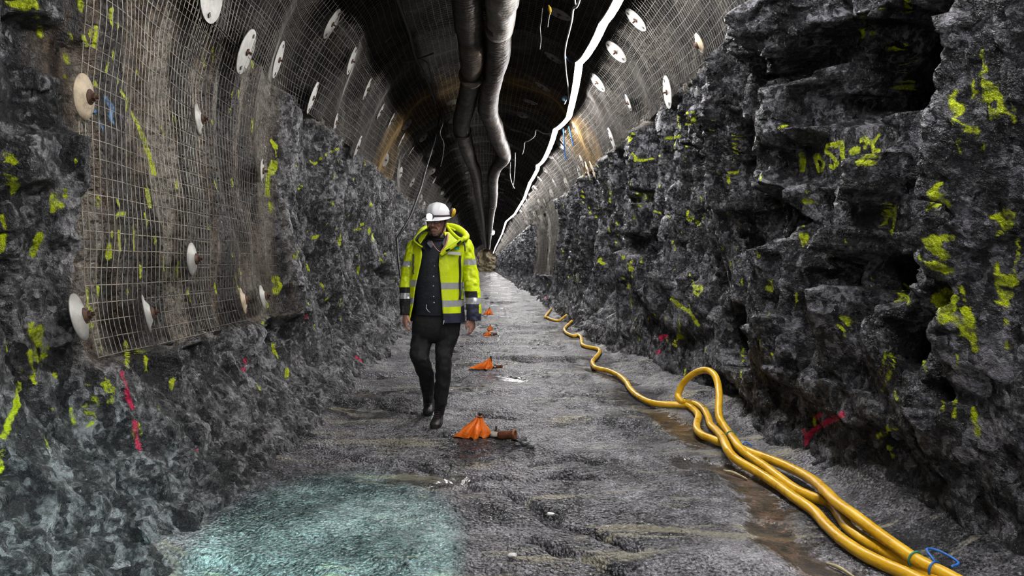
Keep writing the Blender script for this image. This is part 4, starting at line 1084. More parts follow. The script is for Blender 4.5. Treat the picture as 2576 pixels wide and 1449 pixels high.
def head_rings(sc=1.0, zlo=None, zhi=None, n=32):
    out = []
    R = smooth_path(HEADR, 4)
    for z, hw, yf, yb in R:
        if zlo is not None and (z < zlo or z > zhi): continue
        ring = []
        for k in range(n):
            a = 2 * PI * k / n; ca, sa = math.cos(a), math.sin(a)
            yc = (yf + yb) / 2; hy = (yb - yf) / 2
            x = hw * sc * math.copysign(abs(ca) ** .85, ca); y = yc + hy * sc * sa
            if sa < 0: x *= 1 - .10 * abs(sa)
            ring.append(tuple(hp(x, y, z)))
        out.append(ring)
    return out
body = MB()
rg = head_rings(); n = 32
fs_ = [tuple(q) for q in grid_faces(len(rg), n, True)] + [tuple(reversed(range(n))), tuple((len(rg) - 1) * n + k for k in range(n))]
body.add([v for r in rg for v in r], fs_)
# nose, brow, cheeks, lips area, ears
nose = [hp(0, -.088, .128), hp(0, -.098, .112), hp(0, -.108, .094), hp(0, -.114, .082), hp(0, -.104, .074)]
body.tube(nose, [.006, .009, .012, .015, .009], 10)
for s in (-1, 1):
    ell(body, (s * .013, -.098, .079), (.009, .010, .008))
    ell(body, (s * .031, -.084, .131), (.025, .013, .007)); ell(body, (s * .038, -.070, .088), (.022, .020, .018))
    ell(body, (s * .073, .005, .10), (.008, .018, .032), Matrix.Rotation(.25, 3, 'X'))
ell(body, (0, -.087, .060), (.024, .010, .006)); ell(body, (0, -.086, .050), (.022, .010, .006)); ell(body, (0, -.080, .018), (.022, .016, .016))
# neck, trunk, limbs beneath the clothes
add_loft(body, [(1080, 1122, 560, 5.70, .06), (1082, 1122, 590, 5.71, .06), (1080, 1124, 610, 5.72, .07), (1062, 1150, 625, 5.72, .09), (1056, 1158, 650, 5.72, .10), (1060, 1154, 720, 5.73, .10), (1054, 1150, 790, 5.75, .10), (1052, 1150, 840, 5.75, .10)], step=4, fold=0)
add_loft(body, [(1048, 1088, 830, 5.76, .07), (1042, 1072, 880, 5.71, .05), (1046, 1074, 907, 5.70, .045), (1062, 1082, 950, 5.84, .04), (1070, 1084, 985, 6.03, .03), (1071, 1084, 1010, 6.14, .03)], step=4, fold=0)
add_loft(body, [(1100, 1142, 830, 5.76, .07), (1102, 1134, 880, 5.71, .06), (1102, 1130, 907, 5.69, .055), (1100, 1126, 950, 5.70, .05), (1101, 1116, 1000, 5.74, .03), (1101, 1114, 1030, 5.755, .028)], step=4, fold=0)
add_loft(body, [(1040, 1062, 618, 5.72, .05), (1024, 1048, 650, 5.73, .045), (1016, 1038, 700, 5.74, .042), (1012, 1032, 740, 5.70, .038), (1012, 1026, 785, 5.66, .028), (1014, 1028, 800, 5.65, .026)], step=4, fold=0)
add_loft(body, [(1150, 1178, 618, 5.72, .05), (1166, 1188, 650, 5.73, .045), (1174, 1196, 700, 5.73, .042), (1180, 1200, 740, 5.69, .038), (1182, 1200, 785, 5.64, .030), (1178, 1196, 802, 5.62, .028)], step=4, fold=0)
def hand(mb, wrist, yaw, side, pitch=0.0):
    """side: +1 his left hand (photo right). local: W across the knuckles (thumb side -W), T out of the back of the hand, -Z down"""
    Rz = Matrix.Rotation(yaw, 3, 'Z') @ Matrix.Rotation(pitch, 3, 'X')
    def L(w, t, z): return Vector(wrist) + Rz @ Vector((t * side, w, z))
    vs = []; rows = [(.012, .025, .019), (-.012, .027, .019), (-.035, .036, .018), (-.06, .042, .016), (-.085, .041, .014), (-.096, .036, .010)]
    for z, hw, ht in rows:
        for k in range(20):
            a = 2 * PI * k / 20; vs.append(tuple(L(hw * math.cos(a), ht * math.sin(a) - .05 * (z * z), z)))
    f = [tuple(q) for q in grid_faces(len(rows), 20, True)] + [tuple(reversed(range(20))), tuple(100 + k for k in range(20))]
    mb.add(vs, f)
    for i, (w, ln) in enumerate(((-.030, .072), (-.0095, .080), (.0105, .075), (.030, .060))):
        z = -.088 + (.006 if i == 3 else 0); t = 0; ang = .25 + .08 * i; p = [(w, t, z + .015), (w, t, z)]
        for sg, da in ((.44, .45), (.31, .55), (.25, .3)):
            t -= math.sin(ang) * ln * sg; z -= math.cos(ang) * ln * sg; p.append((w * (1 - .04 * len(p)), t, z)); ang += da
        mb.tube([L(*q) for q in p], [.0095, .0098, .0092, .0084, .0066], 10)
        ell(mb, L(w, .001, -.088), (.0095, .0095, .0095), None, 10, 6, 0, True); e = L(*p[-1]); ell(mb, e, (.0066,) * 3, None, 8, 6, 0, True)
    p = [(-.022, -.004, -.020), (-.040, -.012, -.040), (-.047, -.022, -.066), (-.040, -.030, -.090)]
    mb.tube([L(*q) for q in p], [.015, .0125, .0105, .0080], 10); ell(mb, L(*p[-1]), (.008,) * 3, None, 8, 6, 0, True)
hand(body, P(1186, 799, 5.61), math.radians(-38), 1, math.radians(6))
hand(body, P(1020, 787, 5.64), math.radians(30), -1, math.radians(10))
BODY = remeshed(body, 'body', M_SKIN, PER, .0042, 2)

# ---- face details
mb = MB(); ell(mb, (0, -.0965, .0555), (.0215, .0035, .0022)); mb.build('mouth', M_LIP, PER)
for s in (-1, 1):
    mb = MB(); ell(mb, (s * .030, -.084, .116), (.013, .009, .0065)); o = mb.build('eye', M_EYE, PER)
    mb = MB(); ell(mb, (s * .031, -.094, .133), (.021, .006, .0042)); mb.build('eyebrow', M_HAIR, PER)
mb = MB(); ell(mb, (0, -.0815, .020), (.021, .0125, .021)); ell(mb, (0, -.071, .002), (.024, .017, .013)); mb.build('beard', M_BEARD, PER)
HI = HM.inverted(); _c = np.empty(len(BODY.data.vertices) * 3, np.float32); BODY.data.vertices.foreach_get('co', _c); _c = _c.reshape(-1, 3)
_A = np.array(HI); _l = _c @ _A[:3, :3].T + _A[:3, 3]
_fr = sstep(.045, .0, _l[:, 1]); _top = .044 + .036 * sstep(.030, .062, np.abs(_l[:, 0]))
_st = sstep(.006, -.010, _l[:, 2] - _top) * _fr * sstep(-.045, -.03, _l[:, 2])
_lip = sstep(.030, .022, np.abs(_l[:, 0])) * sstep(.040, .046, _l[:, 2]) ; _st = np.clip(_st - _lip, 0, 1)
_at = BODY.data.attributes.new('stubble', 'FLOAT', 'POINT'); _at.data.foreach_set('value', _st.astype(np.float32))
mb2 = MB()
for s in (-1, 1): mb2.tube([hp(0, -.098, .0675), hp(s * .014, -.097, .066), hp(s * .026, -.090, .058), hp(s * .030, -.085, .045)], [.005, .006, .005, .003], 8)
mb2.build('moustache', M_BEARD, PER)
mb = MB(); vs = []; rg = []
for i in range(9):
    z = .03 + .14 * i / 8; hw = np.interp(z, [q[0] for q in HEADR], [q[1] for q in HEADR]) + .008; yb = np.interp(z, [q[0] for q in HEADR], [q[3] for q in HEADR]) + .01; yf = np.interp(z, [q[0] for q in HEADR], [q[2] for q in HEADR])
    for k in range(30):
        a = -.35 + (PI + .7) * k / 29; vs.append(tuple(hp(hw * math.cos(a), (yf + yb) / 2 + (yb - yf) / 2 * math.sin(a), z + .004 * math.sin(k * 3.1))))
mb.add(vs, grid_faces(9, 30)); hair = mb.build('hair', M_HAIR, PER)

# ---- glasses
mb = MB()
for s in (-1, 1):
    pts = [hp(s * .031 + .027 * math.cos(a), -.103 + .006 * (math.cos(a) * s + 1) / 2, .115 + .018 * math.sin(a)) for a in np.linspace(0, 2 * PI, 20)]
    mb.tube(pts, .0016, 6, caps=False); mb.tube([hp(s * .058, -.098, .122), hp(s * .072, -.06, .122), hp(s * .077, .0, .118)], .0022, 6)
mb.tube([hp(-.006, -.105, .120), hp(0, -.108, .122), hp(.006, -.105, .120)], .002, 6)
gl = mb.build('safety_glasses', M_BAND, PER)
for s in (-1, 1):
    vs = [hp(s * .031, -.1035, .115)] + [hp(s * .031 + .027 * math.cos(a), -.103 + .006 * (math.cos(a) * s + 1) / 2, .115 + .018 * math.sin(a)) for a in np.arange(18) / 18 * 2 * PI]
    o = mesh_np('lens', [tuple(v) for v in vs], [(0, 1 + k, 1 + (k + 1) % 18) for k in range(18)], M_LENS); sub(o, gl)

# ---- helmet
HZ = .142
def dome(a, h, grow=0.0):      # a angle (front = -90 deg), h 0..1
    r = math.sqrt(max(0, 1 - h ** 2.15)); ca, sa = math.cos(a), math.sin(a)
    x = (.104 + grow) * r * ca; y = .012 + (.130 + grow) * r * sa; z = HZ + (.122 + grow) * h
    rib = .006 * math.exp(-((x) / .016) ** 2) + .005 * math.exp(-((abs(x) - .052) / .007) ** 2)
    k = 1 + (rib * (0 if h < .18 else 1) * math.sin(PI * min(1, max(0, (h - .18) / .9)))) / .12
    return hp(x * k, .012 + (y - .012) * k, HZ + (z - HZ) * k)
vs = []; nA = 64
rowsH = [(None, 0)] + [(i / 22, 1) for i in range(23)]
for i in range(-3, 23):
    for k in range(nA):
        a = 2 * PI * k / nA
        if i >= 0: vs.append(tuple(dome(a, min(i / 22, .9995))))
        else:
            t = -i / 3; fr = max(0, -math.sin(a)); ex = (.010 + .048 * fr ** 1.6) * t
            ca, sa = math.cos(a), math.sin(a)
            vs.append(tuple(hp((.104 + ex) * ca, .012 + (.130 + ex) * sa, HZ - .006 * t - .016 * t * fr)))
order = [j for i in (0, 1, 2) for j in [i]]
V = np.array(vs).reshape(26, nA, 3); V = np.concatenate([V[2:3] * 0 + V[0:1], V[1:2], V[2:3], V[3:]])
o = mesh_np('helmet', V.reshape(-1, 3), [tuple(q) for q in grid_faces(26, nA, True)], M_HELM, True, PER)
sd = o.modifiers.new('t', 'SOLIDIFY'); sd.thickness = .0035; sd.offset = 1
HEL = o
mb = MB(); pts = [hp((.1065) * math.cos(a), .012 + .1325 * math.sin(a), HZ + .014 + .004 * max(0, -math.sin(a))) for a in np.linspace(0, 2 * PI, 60)]
vs = [tuple(p + Vector((0, 0, dz))) for dz in (-.007, .007) for p in pts]
mb.add(vs, grid_faces(2, 60)); o = mb.build('headlamp_strap', M_BAND, None); sd = o.modifiers.new('t', 'SOLIDIFY'); sd.thickness = .003; sd.offset = 1; sub(o, HEL)
fdir = (HR_ @ Vector((-.12, -1, -.05))).normalized()
lc = hp(-.004, -.128, HZ + .016)
mb = MB(); mb.lathe([(.020, 0), (.027, .004), (.029, .030), (.027, .034)], lc, fdir, 24); o = mb.build('headlamp', M_BAND, None); sub(o, HEL)
mb = MB(); mb.lathe([(.001, .0355), (.0265, .0350), (.0265, .0345)], lc, fdir, 24); o = mb.build('headlamp_lens', MAT_LAMP, None); sub(o, HEL)
LAMP_AT = lc + fdir * .05
mb = MB(); ell(mb, (.125, .055, HZ + .035), (.020, .030, .038), Matrix.Rotation(.3, 3, 'Y')); o = mb.build('ear_muff', M_MUFF, None); sub(o, HEL)
mb = MB(); ell(mb, (.112, .05, HZ + .035), (.016, .034, .042), Matrix.Rotation(.3, 3, 'Y')); mb.tube([hp(.104, .02, HZ + .01), hp(.118, .04, HZ + .07), hp(.126, .05, HZ + .072)], .004, 6); o = mb.build('ear_muff_cushion', M_BAND, None); sub(o, HEL)
mb = MB(); mb.tube([hp(.078, -.02, HZ), hp(.076, -.03, .08), hp(.06, -.05, .02), hp(.03, -.06, -.02)], .0045, 6); mb.tube([hp(-.078, -.02, HZ), hp(-.076, -.03, .08), hp(-.06, -.05, .02), hp(-.03, -.06, -.02)], .004, 6)
o = mb.build('chin_strap', M_BLK, None); sub(o, HEL)

# ---- shirt, vest, scarf, lanyard
mb = MB(); add_loft(mb, [(1076, 1126, 594, 5.70, .07), (1066, 1136, 606, 5.72, .10), (1056, 1142, 630, 5.72, .118), (1050, 1144, 670, 5.72, .125), (1046, 1146, 720, 5.72, .125), (1044, 1148, 770, 5.73, .125), (1042, 1150, 792, 5.74, .125)], fold=.006, seed=5, nseg=48, e=2.1)
vest = mb.build('vest', M_VEST, PER)
for bx, by in ((1094, 643), (1093, 669), (1091, 695), (1090, 719), (1091, 746), (1092, 761)):
    mb = MB(); mb.lathe([(.0055, 0), (.0055, .003), (.003, .004)], P(bx, by, 5.62 if by < 650 else 5.600), (0, -1, 0), 10); o = mb.build('button', M_TAG, None)
    co = P(bx, by, 5.6); bt = BVHTree.FromObject(vest, bpy.context.evaluated_depsgraph_get()) if False else None
    o.location.y = -.004; sub(o, vest)
mb = MB()
for i, (yy, r) in enumerate(((596, .062), (601, .068), (606, .072))):
    c = P(1100, yy, 5.665 + .01 * i); mb.tube([c + Vector((r * math.cos(a), .8 * r * math.sin(a), .008 * math.sin(a * 2 + i))) for a in np.linspace(0, 2 * PI, 26)], .014, 8, caps=False)
mb.build('neck_scarf', M_BLK, PER)
mb = MB()
for side_pts in ([(1124, 588, 5.61), (1127, 603, 5.585), (1118, 622, 5.575), (1112, 612, 5.585), (1118, 598, 5.60)], [(1078, 604, 5.61), (1074, 612, 5.59), (1084, 624, 5.585), (1090, 616, 5.59), (1085, 606, 5.60)]):
    v = [tuple(P(*q)) for q in side_pts]; v2 = [tuple(Vector(q) + Vector((0, .008, 0))) for q in v]
    mb.add(v + v2, [(0, 1, 2, 3, 4), (9, 8, 7, 6, 5)] + [(i, (i + 1) % 5 + 0, (i + 1) % 5 + 5, i + 5) for i in range(5)])
mb.build('shirt_collar', M_GREY, PER, False)
mb = MB()
pl = smooth_path([P(1126, 587, 5.60), P(1126, 600, 5.575), P(1122, 613, 5.565), P(1115, 625, 5.572), P(1108, 634, 5.582)], 6); pl2 = smooth_path([P(1085, 606, 5.60), P(1092, 618, 5.59), P(1100, 628, 5.588), P(1108, 634, 5.585)], 6)
for q, w in ((pl, .007), (pl2, .004)):
    vs = [tuple(p + np.array([dx, 0, 0])) for p in q for dx in (-w, w)]; mb.add(vs, grid_faces(len(q), 2))
o = mb.build('lanyard', M_PINK, PER); sd = o.modifiers.new('t', 'SOLIDIFY'); sd.thickness = .003
mb = MB(); mb.tube([P(1073, 766, 5.60), P(1072, 775, 5.59), P(1077, 782, 5.585), P(1082, 786, 5.585)], .003, 6); mb.build('zip_pull', M_TAG, PER)

# ---- trousers
mb = MB()
add_loft(mb, [(1050, 1150, 770, 5.745, .11), (1040, 1158, 795, 5.75, .122), (1037, 1159, 812, 5.75, .128), (1036, 1156, 835, 5.755, .125), (1038, 1149, 852, 5.755, .10), (1055, 1140, 862, 5.755, .06)], fold=.004, seed=9, nseg=48)
add_loft(mb, [(1037, 1095, 838, 5.76, .105), (1035, 1090, 852, 5.755, .10), (1032, 1085, 870, 5.73, .095), (1031, 1080, 888, 5.70, .088), (1034, 1081, 902, 5.69, .085), (1038, 1084, 914, 5.70, .08), (1044, 1088, 928, 5.74, .076), (1051, 1092, 944, 5.80, .074), (1055, 1092, 958, 5.88, .072), (1058, 1092, 972, 5.95, .07), (1062, 1091, 985, 6.03, .068), (1064, 1090, 994, 6.08, .066)], fold=.012, seed=10, fs=1.5)
add_loft(mb, [(1090, 1157, 838, 5.76, .105), (1094, 1152, 852, 5.755, .10), (1095, 1145, 868, 5.74, .095), (1096, 1139, 886, 5.71, .088), (1096, 1136, 905, 5.69, .084), (1096, 1135, 925, 5.69, .078), (1095, 1134, 944, 5.70, .076), (1094, 1132, 965, 5.71, .074), (1092, 1130, 983, 5.725, .072), (1092, 1127, 1000, 5.735, .07), (1094, 1125, 1014, 5.74, .068), (1096, 1123, 1020, 5.74, .062)], fold=.012, seed=11, fs=1.5)
TR = remeshed(mb, 'trousers', M_JEAN, PER, .007, 2)

# ---- boots
def boot(toe, heel, lift, shaft, seedb):
    """toe / heel: points on the ground line; lift raises the heel; shaft: centreline up the ankle"""
    toe = Vector(toe); heel = Vector(heel); L = (toe - heel).length; f = (toe - heel).normalized(); s = Vector((f.y, -f.x, 0)).normalized(); up = s.cross(f)
    if up.z < 0: up = -up
    mb = MB(); vs = []; rows = [(0, .026, .055), (.02, .036, .085), (.07, .040, .100), (.12, .041, .098), (.17, .044, .082), (.21, .049, .068), (.25, .050, .060), (.285, .042, .050), (.30, .024, .036)]
    for t, hw, ht in rows:
        c = heel + f * (t / .30 * L)
        for k in range(24):
            a = 2 * PI * k / 24; ca, sa = math.cos(a), math.sin(a)
            vs.append(tuple(c + s * hw * ca + up * (.018 + (ht - .018) * max(0, sa) ** .8 - .004 * max(0, -sa))))
    ff = [tuple(q) for q in grid_faces(len(rows), 24, True)] + [tuple(reversed(range(24))), tuple((len(rows) - 1) * 24 + k for k in range(24))]
    mb.add(vs, ff); mb.tube([Vector(p) for p in shaft], [.044, .047, .052, .058][:len(shaft)], 20)
    o = remeshed(mb, 'boot', M_BOOT, PER, .005, 2)
    m2 = MB(); n = 30; out = []
    for k in range(n):
        a = 2 * PI * k / n; t = .5 - .53 * math.cos(a); w = (.040 + .012 * t) * abs(math.sin(a)) ** .7 * math.copysign(1, math.sin(a)); out.append((t * L, w))
    vs = [tuple(heel + f * t + s * w * g + up * h) for h, g in ((-.002, .98), (.012, 1.04), (.026, 1.0)) for t, w in out]
    m2.add(vs, [tuple(q) for q in grid_faces(3, n, True)] + [tuple(reversed(range(n))), tuple(2 * n + k for k in range(n))])
    so = m2.build('boot_sole', M_SOLE, None, False); sub(so, o)
    m3 = MB()
    for i in range(5):
        c = heel + f * (L * (.36 + .09 * i)) + up * (.112 - .010 * i); m3.tube([c - s * .026, c + up * .004, c + s * .026], .0035, 6)
    la = m3.build('laces', M_BAND, None); sub(la, o)
    return o
gz = ground(-.41, 5.62)
boot((-.420, 5.555, gz + .004), (-.402, 5.845, gz + .004), 0, [P(1104, 1042, 5.77), P(1106, 1027, 5.76), P(1108, 1012, 5.75), P(1109, 1000, 5.745)], 1)
gz2 = ground(-.52, 6.06)
boot((-.522, 6.045, gz2 + .004), (-.500, 6.315, gz2 + .085), .08, [P(1077, 1022, 6.24), P(1077, 1008, 6.18), P(1077, 992, 6.10), P(1076, 978, 6.02)], 2)

# ---- jacket
CJ = [(1068, 1134, 584, 5.735, .085), (1052, 1156, 596, 5.73, .118), (1042, 1172, 608, 5.725, .138), (1036, 1177, 622, 5.72, .148), (1033, 1175, 645, 5.72, .152), (1031, 1168, 680, 5.72, .152), (1028, 1165, 720, 5.725, .155), (1026, 1167, 760, 5.73, .158), (1024, 1170, 790, 5.735, .162), (1023, 1172, 809, 5.74, .165)]
R = interp_rings(CJ, 1.6)
EL = [(584, 1080), (600, 1070), (615, 1060), (628, 1064), (642, 1066), (660, 1063), (680, 1058), (722, 1048), (764, 1042), (802, 1033), (812, 1031)]
ER = [(584, 1118), (600, 1122), (615, 1124), (630, 1114), (642, 1108), (667, 1106), (708, 1110), (764, 1114), (812, 1117)]
nj = 96; vs = []; mi = []
pxg = []
for xl, xr, y, dc, b in R:
    xc = (xl + xr) / 2; a_ = (xr - xl) / 2; el = np.interp(y, *zip(*EL)); er = np.interp(y, *zip(*ER))
    tR = math.acos(max(-1, min(1, (er - xc) / a_))); tL = math.acos(max(-1, min(1, (el - xc) / a_)))
    c = P(xc, y, dc); A_ = a_ * dc / F; row = []
    for k in range(nj):
        u = k / (nj - 1); th = tR + (tL - 2 * PI - tR) * u
        ca, sa = math.cos(th), math.sin(th)
        ux = math.copysign(abs(ca) ** .95, ca); uy = math.copysign(abs(sa) ** .95, sa)
        row.append((c.x + A_ * ux, c.y - b * uy, c.z, math.degrees(th)))
    pxg.append(row)
G = np.array(pxg); th = G[..., 3]
yy = np.broadcast_to(R[:, 2][:, None], th.shape)
fold = .009 * fbm(th / 22.0, yy / 38.0, 501, 3) + .006 * fbm(th / 9.0, yy / 60.0 + th / 60., 502, 3)
edge = np.clip(np.minimum(np.arange(nj), nj - 1 - np.arange(nj)) / 4., 0, 1)[None, :]
cx_ = G[..., 0].mean(1, keepdims=True); dxy = np.stack([G[..., 0] - cx_, G[..., 1] - R[:, 3][:, None]], -1); dxy /= np.linalg.norm(dxy, axis=-1, keepdims=True)
G[..., 0] += dxy[..., 0] * fold * edge; G[..., 1] += dxy[..., 1] * fold * edge
Vj = G[..., :3].reshape(-1, 3); Fj = grid_faces(len(R), nj)
PXx = CX + G[..., 0] * F / G[..., 1]
for i in range(len(R) - 1):
    for k in range(nj - 1):
        y = (R[i, 2] + R[i + 1, 2]) / 2; px = PXx[i, k]; m = 0; front = th[i, k] > 0 or th[i, k] < -180; right = th[i, k] > -30; left = th[i, k] < -150
        y2 = y + (6 if left else 0)
        if 710 < y2 < 726 or 753 < y2 < 769: m = 1
        elif y > 786 and not left: m = 2
        if front and right and (px > 1161 and y > 768): m = 2
        if front and right and px > 1158 and 752 < y < 786 and m != 1: m = 2
        mi.append(m)
JK = mesh_np('jacket', Vj, Fj, [M_YEL, M_REFL, M_NAVY, M_BLK], True, PER, mi)
sd = JK.modifiers.new('t', 'SOLIDIFY'); sd.thickness = .009; sd.offset = 1; sd.material_offset = 0; sd.use_flip_normals = False
def on_jacket(px, y, lift=.012, left=False):
    i = int(np.argmin(np.abs(R[:, 2] - y))); fr = (th[i] < -180) if left else (th[i] > 0)
    k = int(np.argmin(np.abs(PXx[i] - px) + np.where(fr, 0, 999))); g = G[i, k]
    return Vector((g[0], g[1] - lift, g[2]))
# black lining just inside
Gi = G.copy(); Gi[..., 0] -= dxy[..., 0] * .011; Gi[..., 1] -= dxy[..., 1] * .011
Gi[:, 0] = G[:, 0, :]; Gi[:, -1] = G[:, -1, :]
o = mesh_np('jacket_lining', Gi[..., :3].reshape(-1, 3), Fj[:, ::-1], M_BLK, True); sub(o, JK)
def sleeve(ctrl, seed, matf):
    v, n, Rr = loft_px(ctrl, step=1.6, nseg=40, e=2.1, fold=.011, seed=seed, fs=1.5)
    # crosswise wrinkles at the elbow
    f = grid_faces(n, 40, True); mi = [matf((Rr[i, 2] + Rr[min(i + 1, n - 1), 2]) / 2, k / 40 * 360) for i in range(n - 1) for k in range(40)]
    fl = [tuple(q) for q in f] + [tuple(reversed(range(40)))]; mi.append(0)
    o = mesh_np('sleeve', v, fl, [M_YEL, M_REFL, M_NAVY, M_BLK], True, None, mi)
    sd = o.modifiers.new('t', 'SOLIDIFY'); sd.thickness = .007; sd.offset = 0
    return sub(o, JK)
def mr(y, a):
    if 653 < y < 666 or 748 < y < 765: return 1
    if y > 765: return 0 if (y < 788 and (a < 38 or a > 330)) else 2
    if 733 < y <= 748 and 45 < a < 190: return 3
    return 0
def ml(y, a):
    if 657 < y < 671: return 1
    if 737 < y < 752: return 1
    if y > 722: return 3
    return 0
sleeve([(1164, 1178, 601, 5.735, .040), (1158, 1184, 607, 5.73, .062), (1155, 1189, 620, 5.725, .072), (1158, 1193, 640, 5.725, .072), (1161, 1197, 662, 5.725, .070), (1164, 1202, 690, 5.72, .070), (1168, 1206, 715, 5.70, .070), (1171, 1208, 740, 5.68, .068), (1174, 1209, 765, 5.65, .064), (1175, 1209, 785, 5.63, .060), (1175, 1208, 806, 5.62, .056)], 601, mr)
sleeve([(1038, 1052, 604, 5.735, .040), (1030, 1056, 611, 5.73, .062), (1023, 1054, 625, 5.725, .070), (1018, 1050, 645, 5.73, .070), (1013, 1045, 668, 5.735, .068), (1009, 1041, 695, 5.735, .068), (1008, 1038, 722, 5.72, .064), (1007, 1035, 745, 5.70, .060), (1007, 1032, 770, 5.67, .055), (1008, 1030, 792, 5.65, .050)], 602, ml)
# open collar, black inside, with yellow rim and the hood lying behind it
rim = [(1063, 622, 5.560), (1050, 613, 5.575), (1042, 603, 5.61), (1052, 588, 5.70), (1072, 575, 5.80), (1100, 569, 5.84), (1128, 572, 5.80), (1152, 584, 5.70), (1168, 598, 5.61), (1148, 614, 5.565), (1128, 627, 5.552), (1110, 641, 5.552)]
bas = [(1070, 632, 5.575), (1068, 620, 5.60), (1070, 610, 5.64), (1076, 602, 5.72), (1084, 598, 5.78), (1100, 596, 5.80), (1116, 597, 5.78), (1124, 602, 5.72), (1128, 608, 5.64), (1124, 618, 5.60), (1117, 630, 5.58), (1109, 644, 5.565)]
ra = smooth_path([P(*q) for q in rim], 6); ba = smooth_path([P(*q) for q in bas], 6); nr = len(ra)
out = ra + np.array([0, .0, -.004])
vs = []; 
for t in np.linspace(0, 1, 7):
    q = ba * (1 - t) + ra * t; q[:, 1] += .02 * math.sin(PI * t); vs.append(q)
o = mesh_np('collar', np.concatenate(vs), grid_faces(7, nr), M_BLK, True); sd = o.modifiers.new('t', 'SOLIDIFY'); sd.thickness = .006; sub(o, JK)
mb = MB(); mb.tube(ra[:int(nr * .62)], .008, 8)
def band(mb, path, w0, w1, nrm=(0, -1, 0)):
    path = np.asarray(path); t = np.gradient(path, axis=0); t /= np.linalg.norm(t, axis=1)[:, None]; b = np.cross(t, np.array(nrm, float)); b /= np.linalg.norm(b, axis=1)[:, None]
    w = np.linspace(w0, w1, len(path))[:, None]; n_ = len(path); nv = np.array(nrm, float) * .006
    vs = np.concatenate([path + b * w, path - b * w, path - b * w * .95 + nv, path + b * w * .95 + nv]); vs = vs.reshape(4, n_, 3).transpose(1, 0, 2).reshape(-1, 3)
    mb.add(vs, [tuple(q) for q in grid_faces(n_, 4, True)] + [(3, 2, 1, 0), tuple((n_ - 1) * 4 + k for k in range(4))])
band(mb, smooth_path([P(1124, 568, 5.70), P(1134, 582, 5.63), P(1150, 598, 5.57), P(1166, 605, 5.56)], 6), .013, .017)
band(mb, smooth_path([P(1170, 597, 5.555), P(1150, 612, 5.545), P(1128, 627, 5.54), P(1108, 642, 5.542)], 6), .019, .016)
o = mb.build('collar_edge', M_YEL, None); sub(o, JK)
for a_, b_ in (((1150, 615), (1160, 606)), ((1122, 632), (1132, 626))):
    mb = MB(); band(mb, [P(a_[0], a_[1], 5.533), P(b_[0], b_[1], 5.533)], .008, .008); o = mb.build('fastener_patch', M_BLK, None); sub(o, JK)
mb = MB()
hpath = smooth_path([P(1046, 600, 5.73), P(1060, 582, 5.82), P(1080, 573, 5.90), P(1102, 571, 5.93), P(1126, 572, 5.90), P(1146, 576, 5.84), P(1162, 585, 5.76), P(1172, 595, 5.66), P(1168, 603, 5.60)], 6)
mb.tube(hpath, np.interp(np.linspace(0, 1, len(hpath)), [0, .15, .45, .7, .9, 1], [.014, .026, .040, .040, .030, .016]), 16)
o = mb.build('hood', M_YEL, None); o.data.update(); sub(o, JK)
# placket folded edge of the left panel, badge and name tag
mb = MB(); mb.box(P(1149, 624, 5.575), (.040, .004, .026), Matrix.Rotation(.12, 3, 'Y') @ Matrix.Rotation(.25, 3, 'Z')); o = mb.build('green_badge', M_BADGE, None, False); sub(o, JK)
mb = MB(); mb.box(P(1142, 637, 5.568), (.110, .005, .024), Matrix.Rotation(.06, 3, 'Y') @ Matrix.Rotation(.18, 3, 'Z')); o = mb.build('name_tag', M_TAG, None, False); sub(o, JK)
mb = MB()
for i in range(11): mb.box(P(1130 + i * 2.4, 637.4 - i * .12, 5.5635 + i * .0013), (.0045, .003, .008 if i % 3 else .010), Matrix.Rotation(.06, 3, 'Y')); 
o = mb.build('tag_lettering', simple('tag_print', (.2, .22, .25), .5), None, False); sub(o, JK)
mb = MB(); mb.tube([P(1117, 806, 5.57), P(1116, 812, 5.565), P(1115, 816, 5.565)], .004, 6); o = mb.build('drawcord', M_TAG, None); sub(o, JK)
for px_, y0_, y1_, lf, w_ in ((1158, 643, 752, False, .0095), (1040, 640, 690, True, .006)):
    mb = MB(); band(mb, smooth_path([on_jacket(px_, q, .014, lf) for q in np.linspace(y0_, y1_, 9)], 4), w_, w_); o = mb.build('pocket_zip_flap', M_NAVY, None); sub(o, JK)
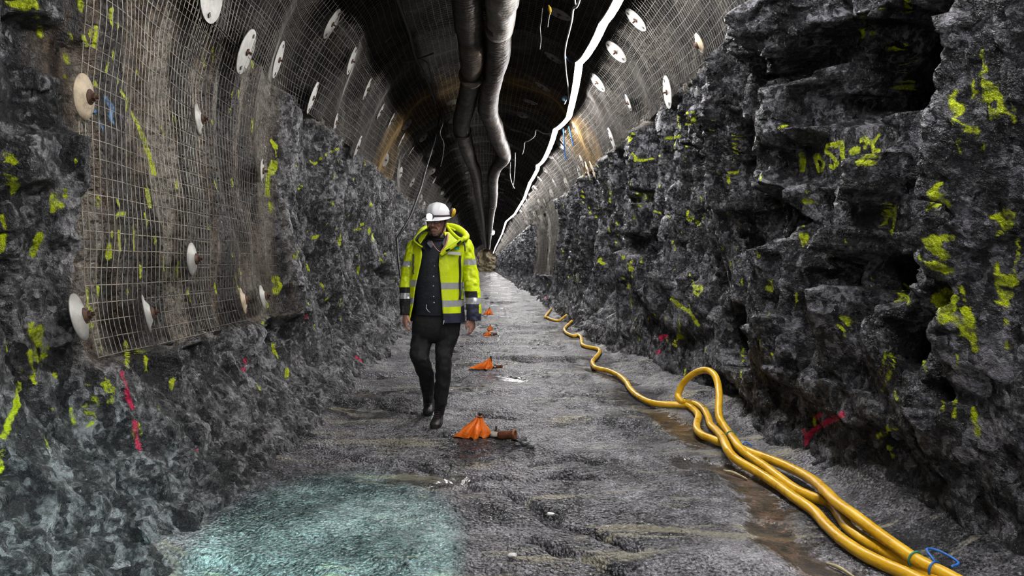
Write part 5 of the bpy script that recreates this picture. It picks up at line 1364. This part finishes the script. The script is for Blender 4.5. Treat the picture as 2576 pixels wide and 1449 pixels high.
mb = MB(); band(mb, smooth_path([P(1166, 607, 5.60), P(1169, 618, 5.585), P(1170, 632, 5.583)], 5), .006, .005); o = mb.build('shoulder_piping', M_NAVY, None); sub(o, JK)
light('headlamp_of_person', 'SPOT', LAMP_AT, 14, (.9, 1.0, .9), (-.9, 2.2, .4), spot_size=math.radians(70), spot_blend=.9, shadow_soft_size=.02)
# ================================================================== light, camera, view
# headlamps of the people standing behind and beside the photographer, then an added fill
light('headlamp_beam_floor', 'SPOT', (-.55, .9, 1.75), 520, (.42, 1.0, .86), (-.74, 3.05, 0), spot_size=math.radians(27), spot_blend=.35, shadow_soft_size=.03)
light('headlamp_beam_wall', 'SPOT', (-.55, .7, 1.7), 200, (.62, 1.0, .94), (-1.75, 2.7, .25), spot_size=math.radians(34), spot_blend=.8, shadow_soft_size=.03)
light('fill_light', 'SPOT', (-.15, -.9, 1.9), FILL, (1.0, .98, .95), (-.1, 6, 1.5), spot_size=math.radians(125), spot_blend=1.0, shadow_soft_size=.25)  # added unseen fill from behind the camera, brightens walls and person
W = bpy.data.worlds.new('World'); SC.world = W; W.use_nodes = True
W.node_tree.nodes['Background'].inputs[0].default_value = (.5, .55, .6, 1); W.node_tree.nodes['Background'].inputs[1].default_value = .0
cam = bpy.data.cameras.new('Camera'); co = bpy.data.objects.new('Camera', cam); COL.objects.link(co)
co.location = (0, 0, H); co.rotation_euler = (PI / 2, 0, 0)
cam.sensor_width = 36; cam.lens = F / 2576 * 36; cam.shift_x = (1288 - CX) / 2576; cam.shift_y = -(724.5 - CY) / 2576
cam.clip_start = .05; cam.clip_end = 200
SC.camera = co
vs = SC.view_settings; vs.view_transform = 'Standard'; vs.look = 'None'; vs.gamma = 1; vs.exposure = EXPO
try: vs.use_curve_mapping = False
except Exception: pass
cy = SC.cycles
cy.max_bounces = 3; cy.diffuse_bounces = 1; cy.glossy_bounces = 1; cy.transmission_bounces = 4; cy.transparent_max_bounces = 6
cy.use_adaptive_sampling = True; cy.adaptive_threshold = .15; cy.adaptive_min_samples = 12; cy.time_limit = 780
cy.use_denoising = True; cy.caustics_reflective = False; cy.caustics_refractive = False; cy.sample_clamp_indirect = 4.0
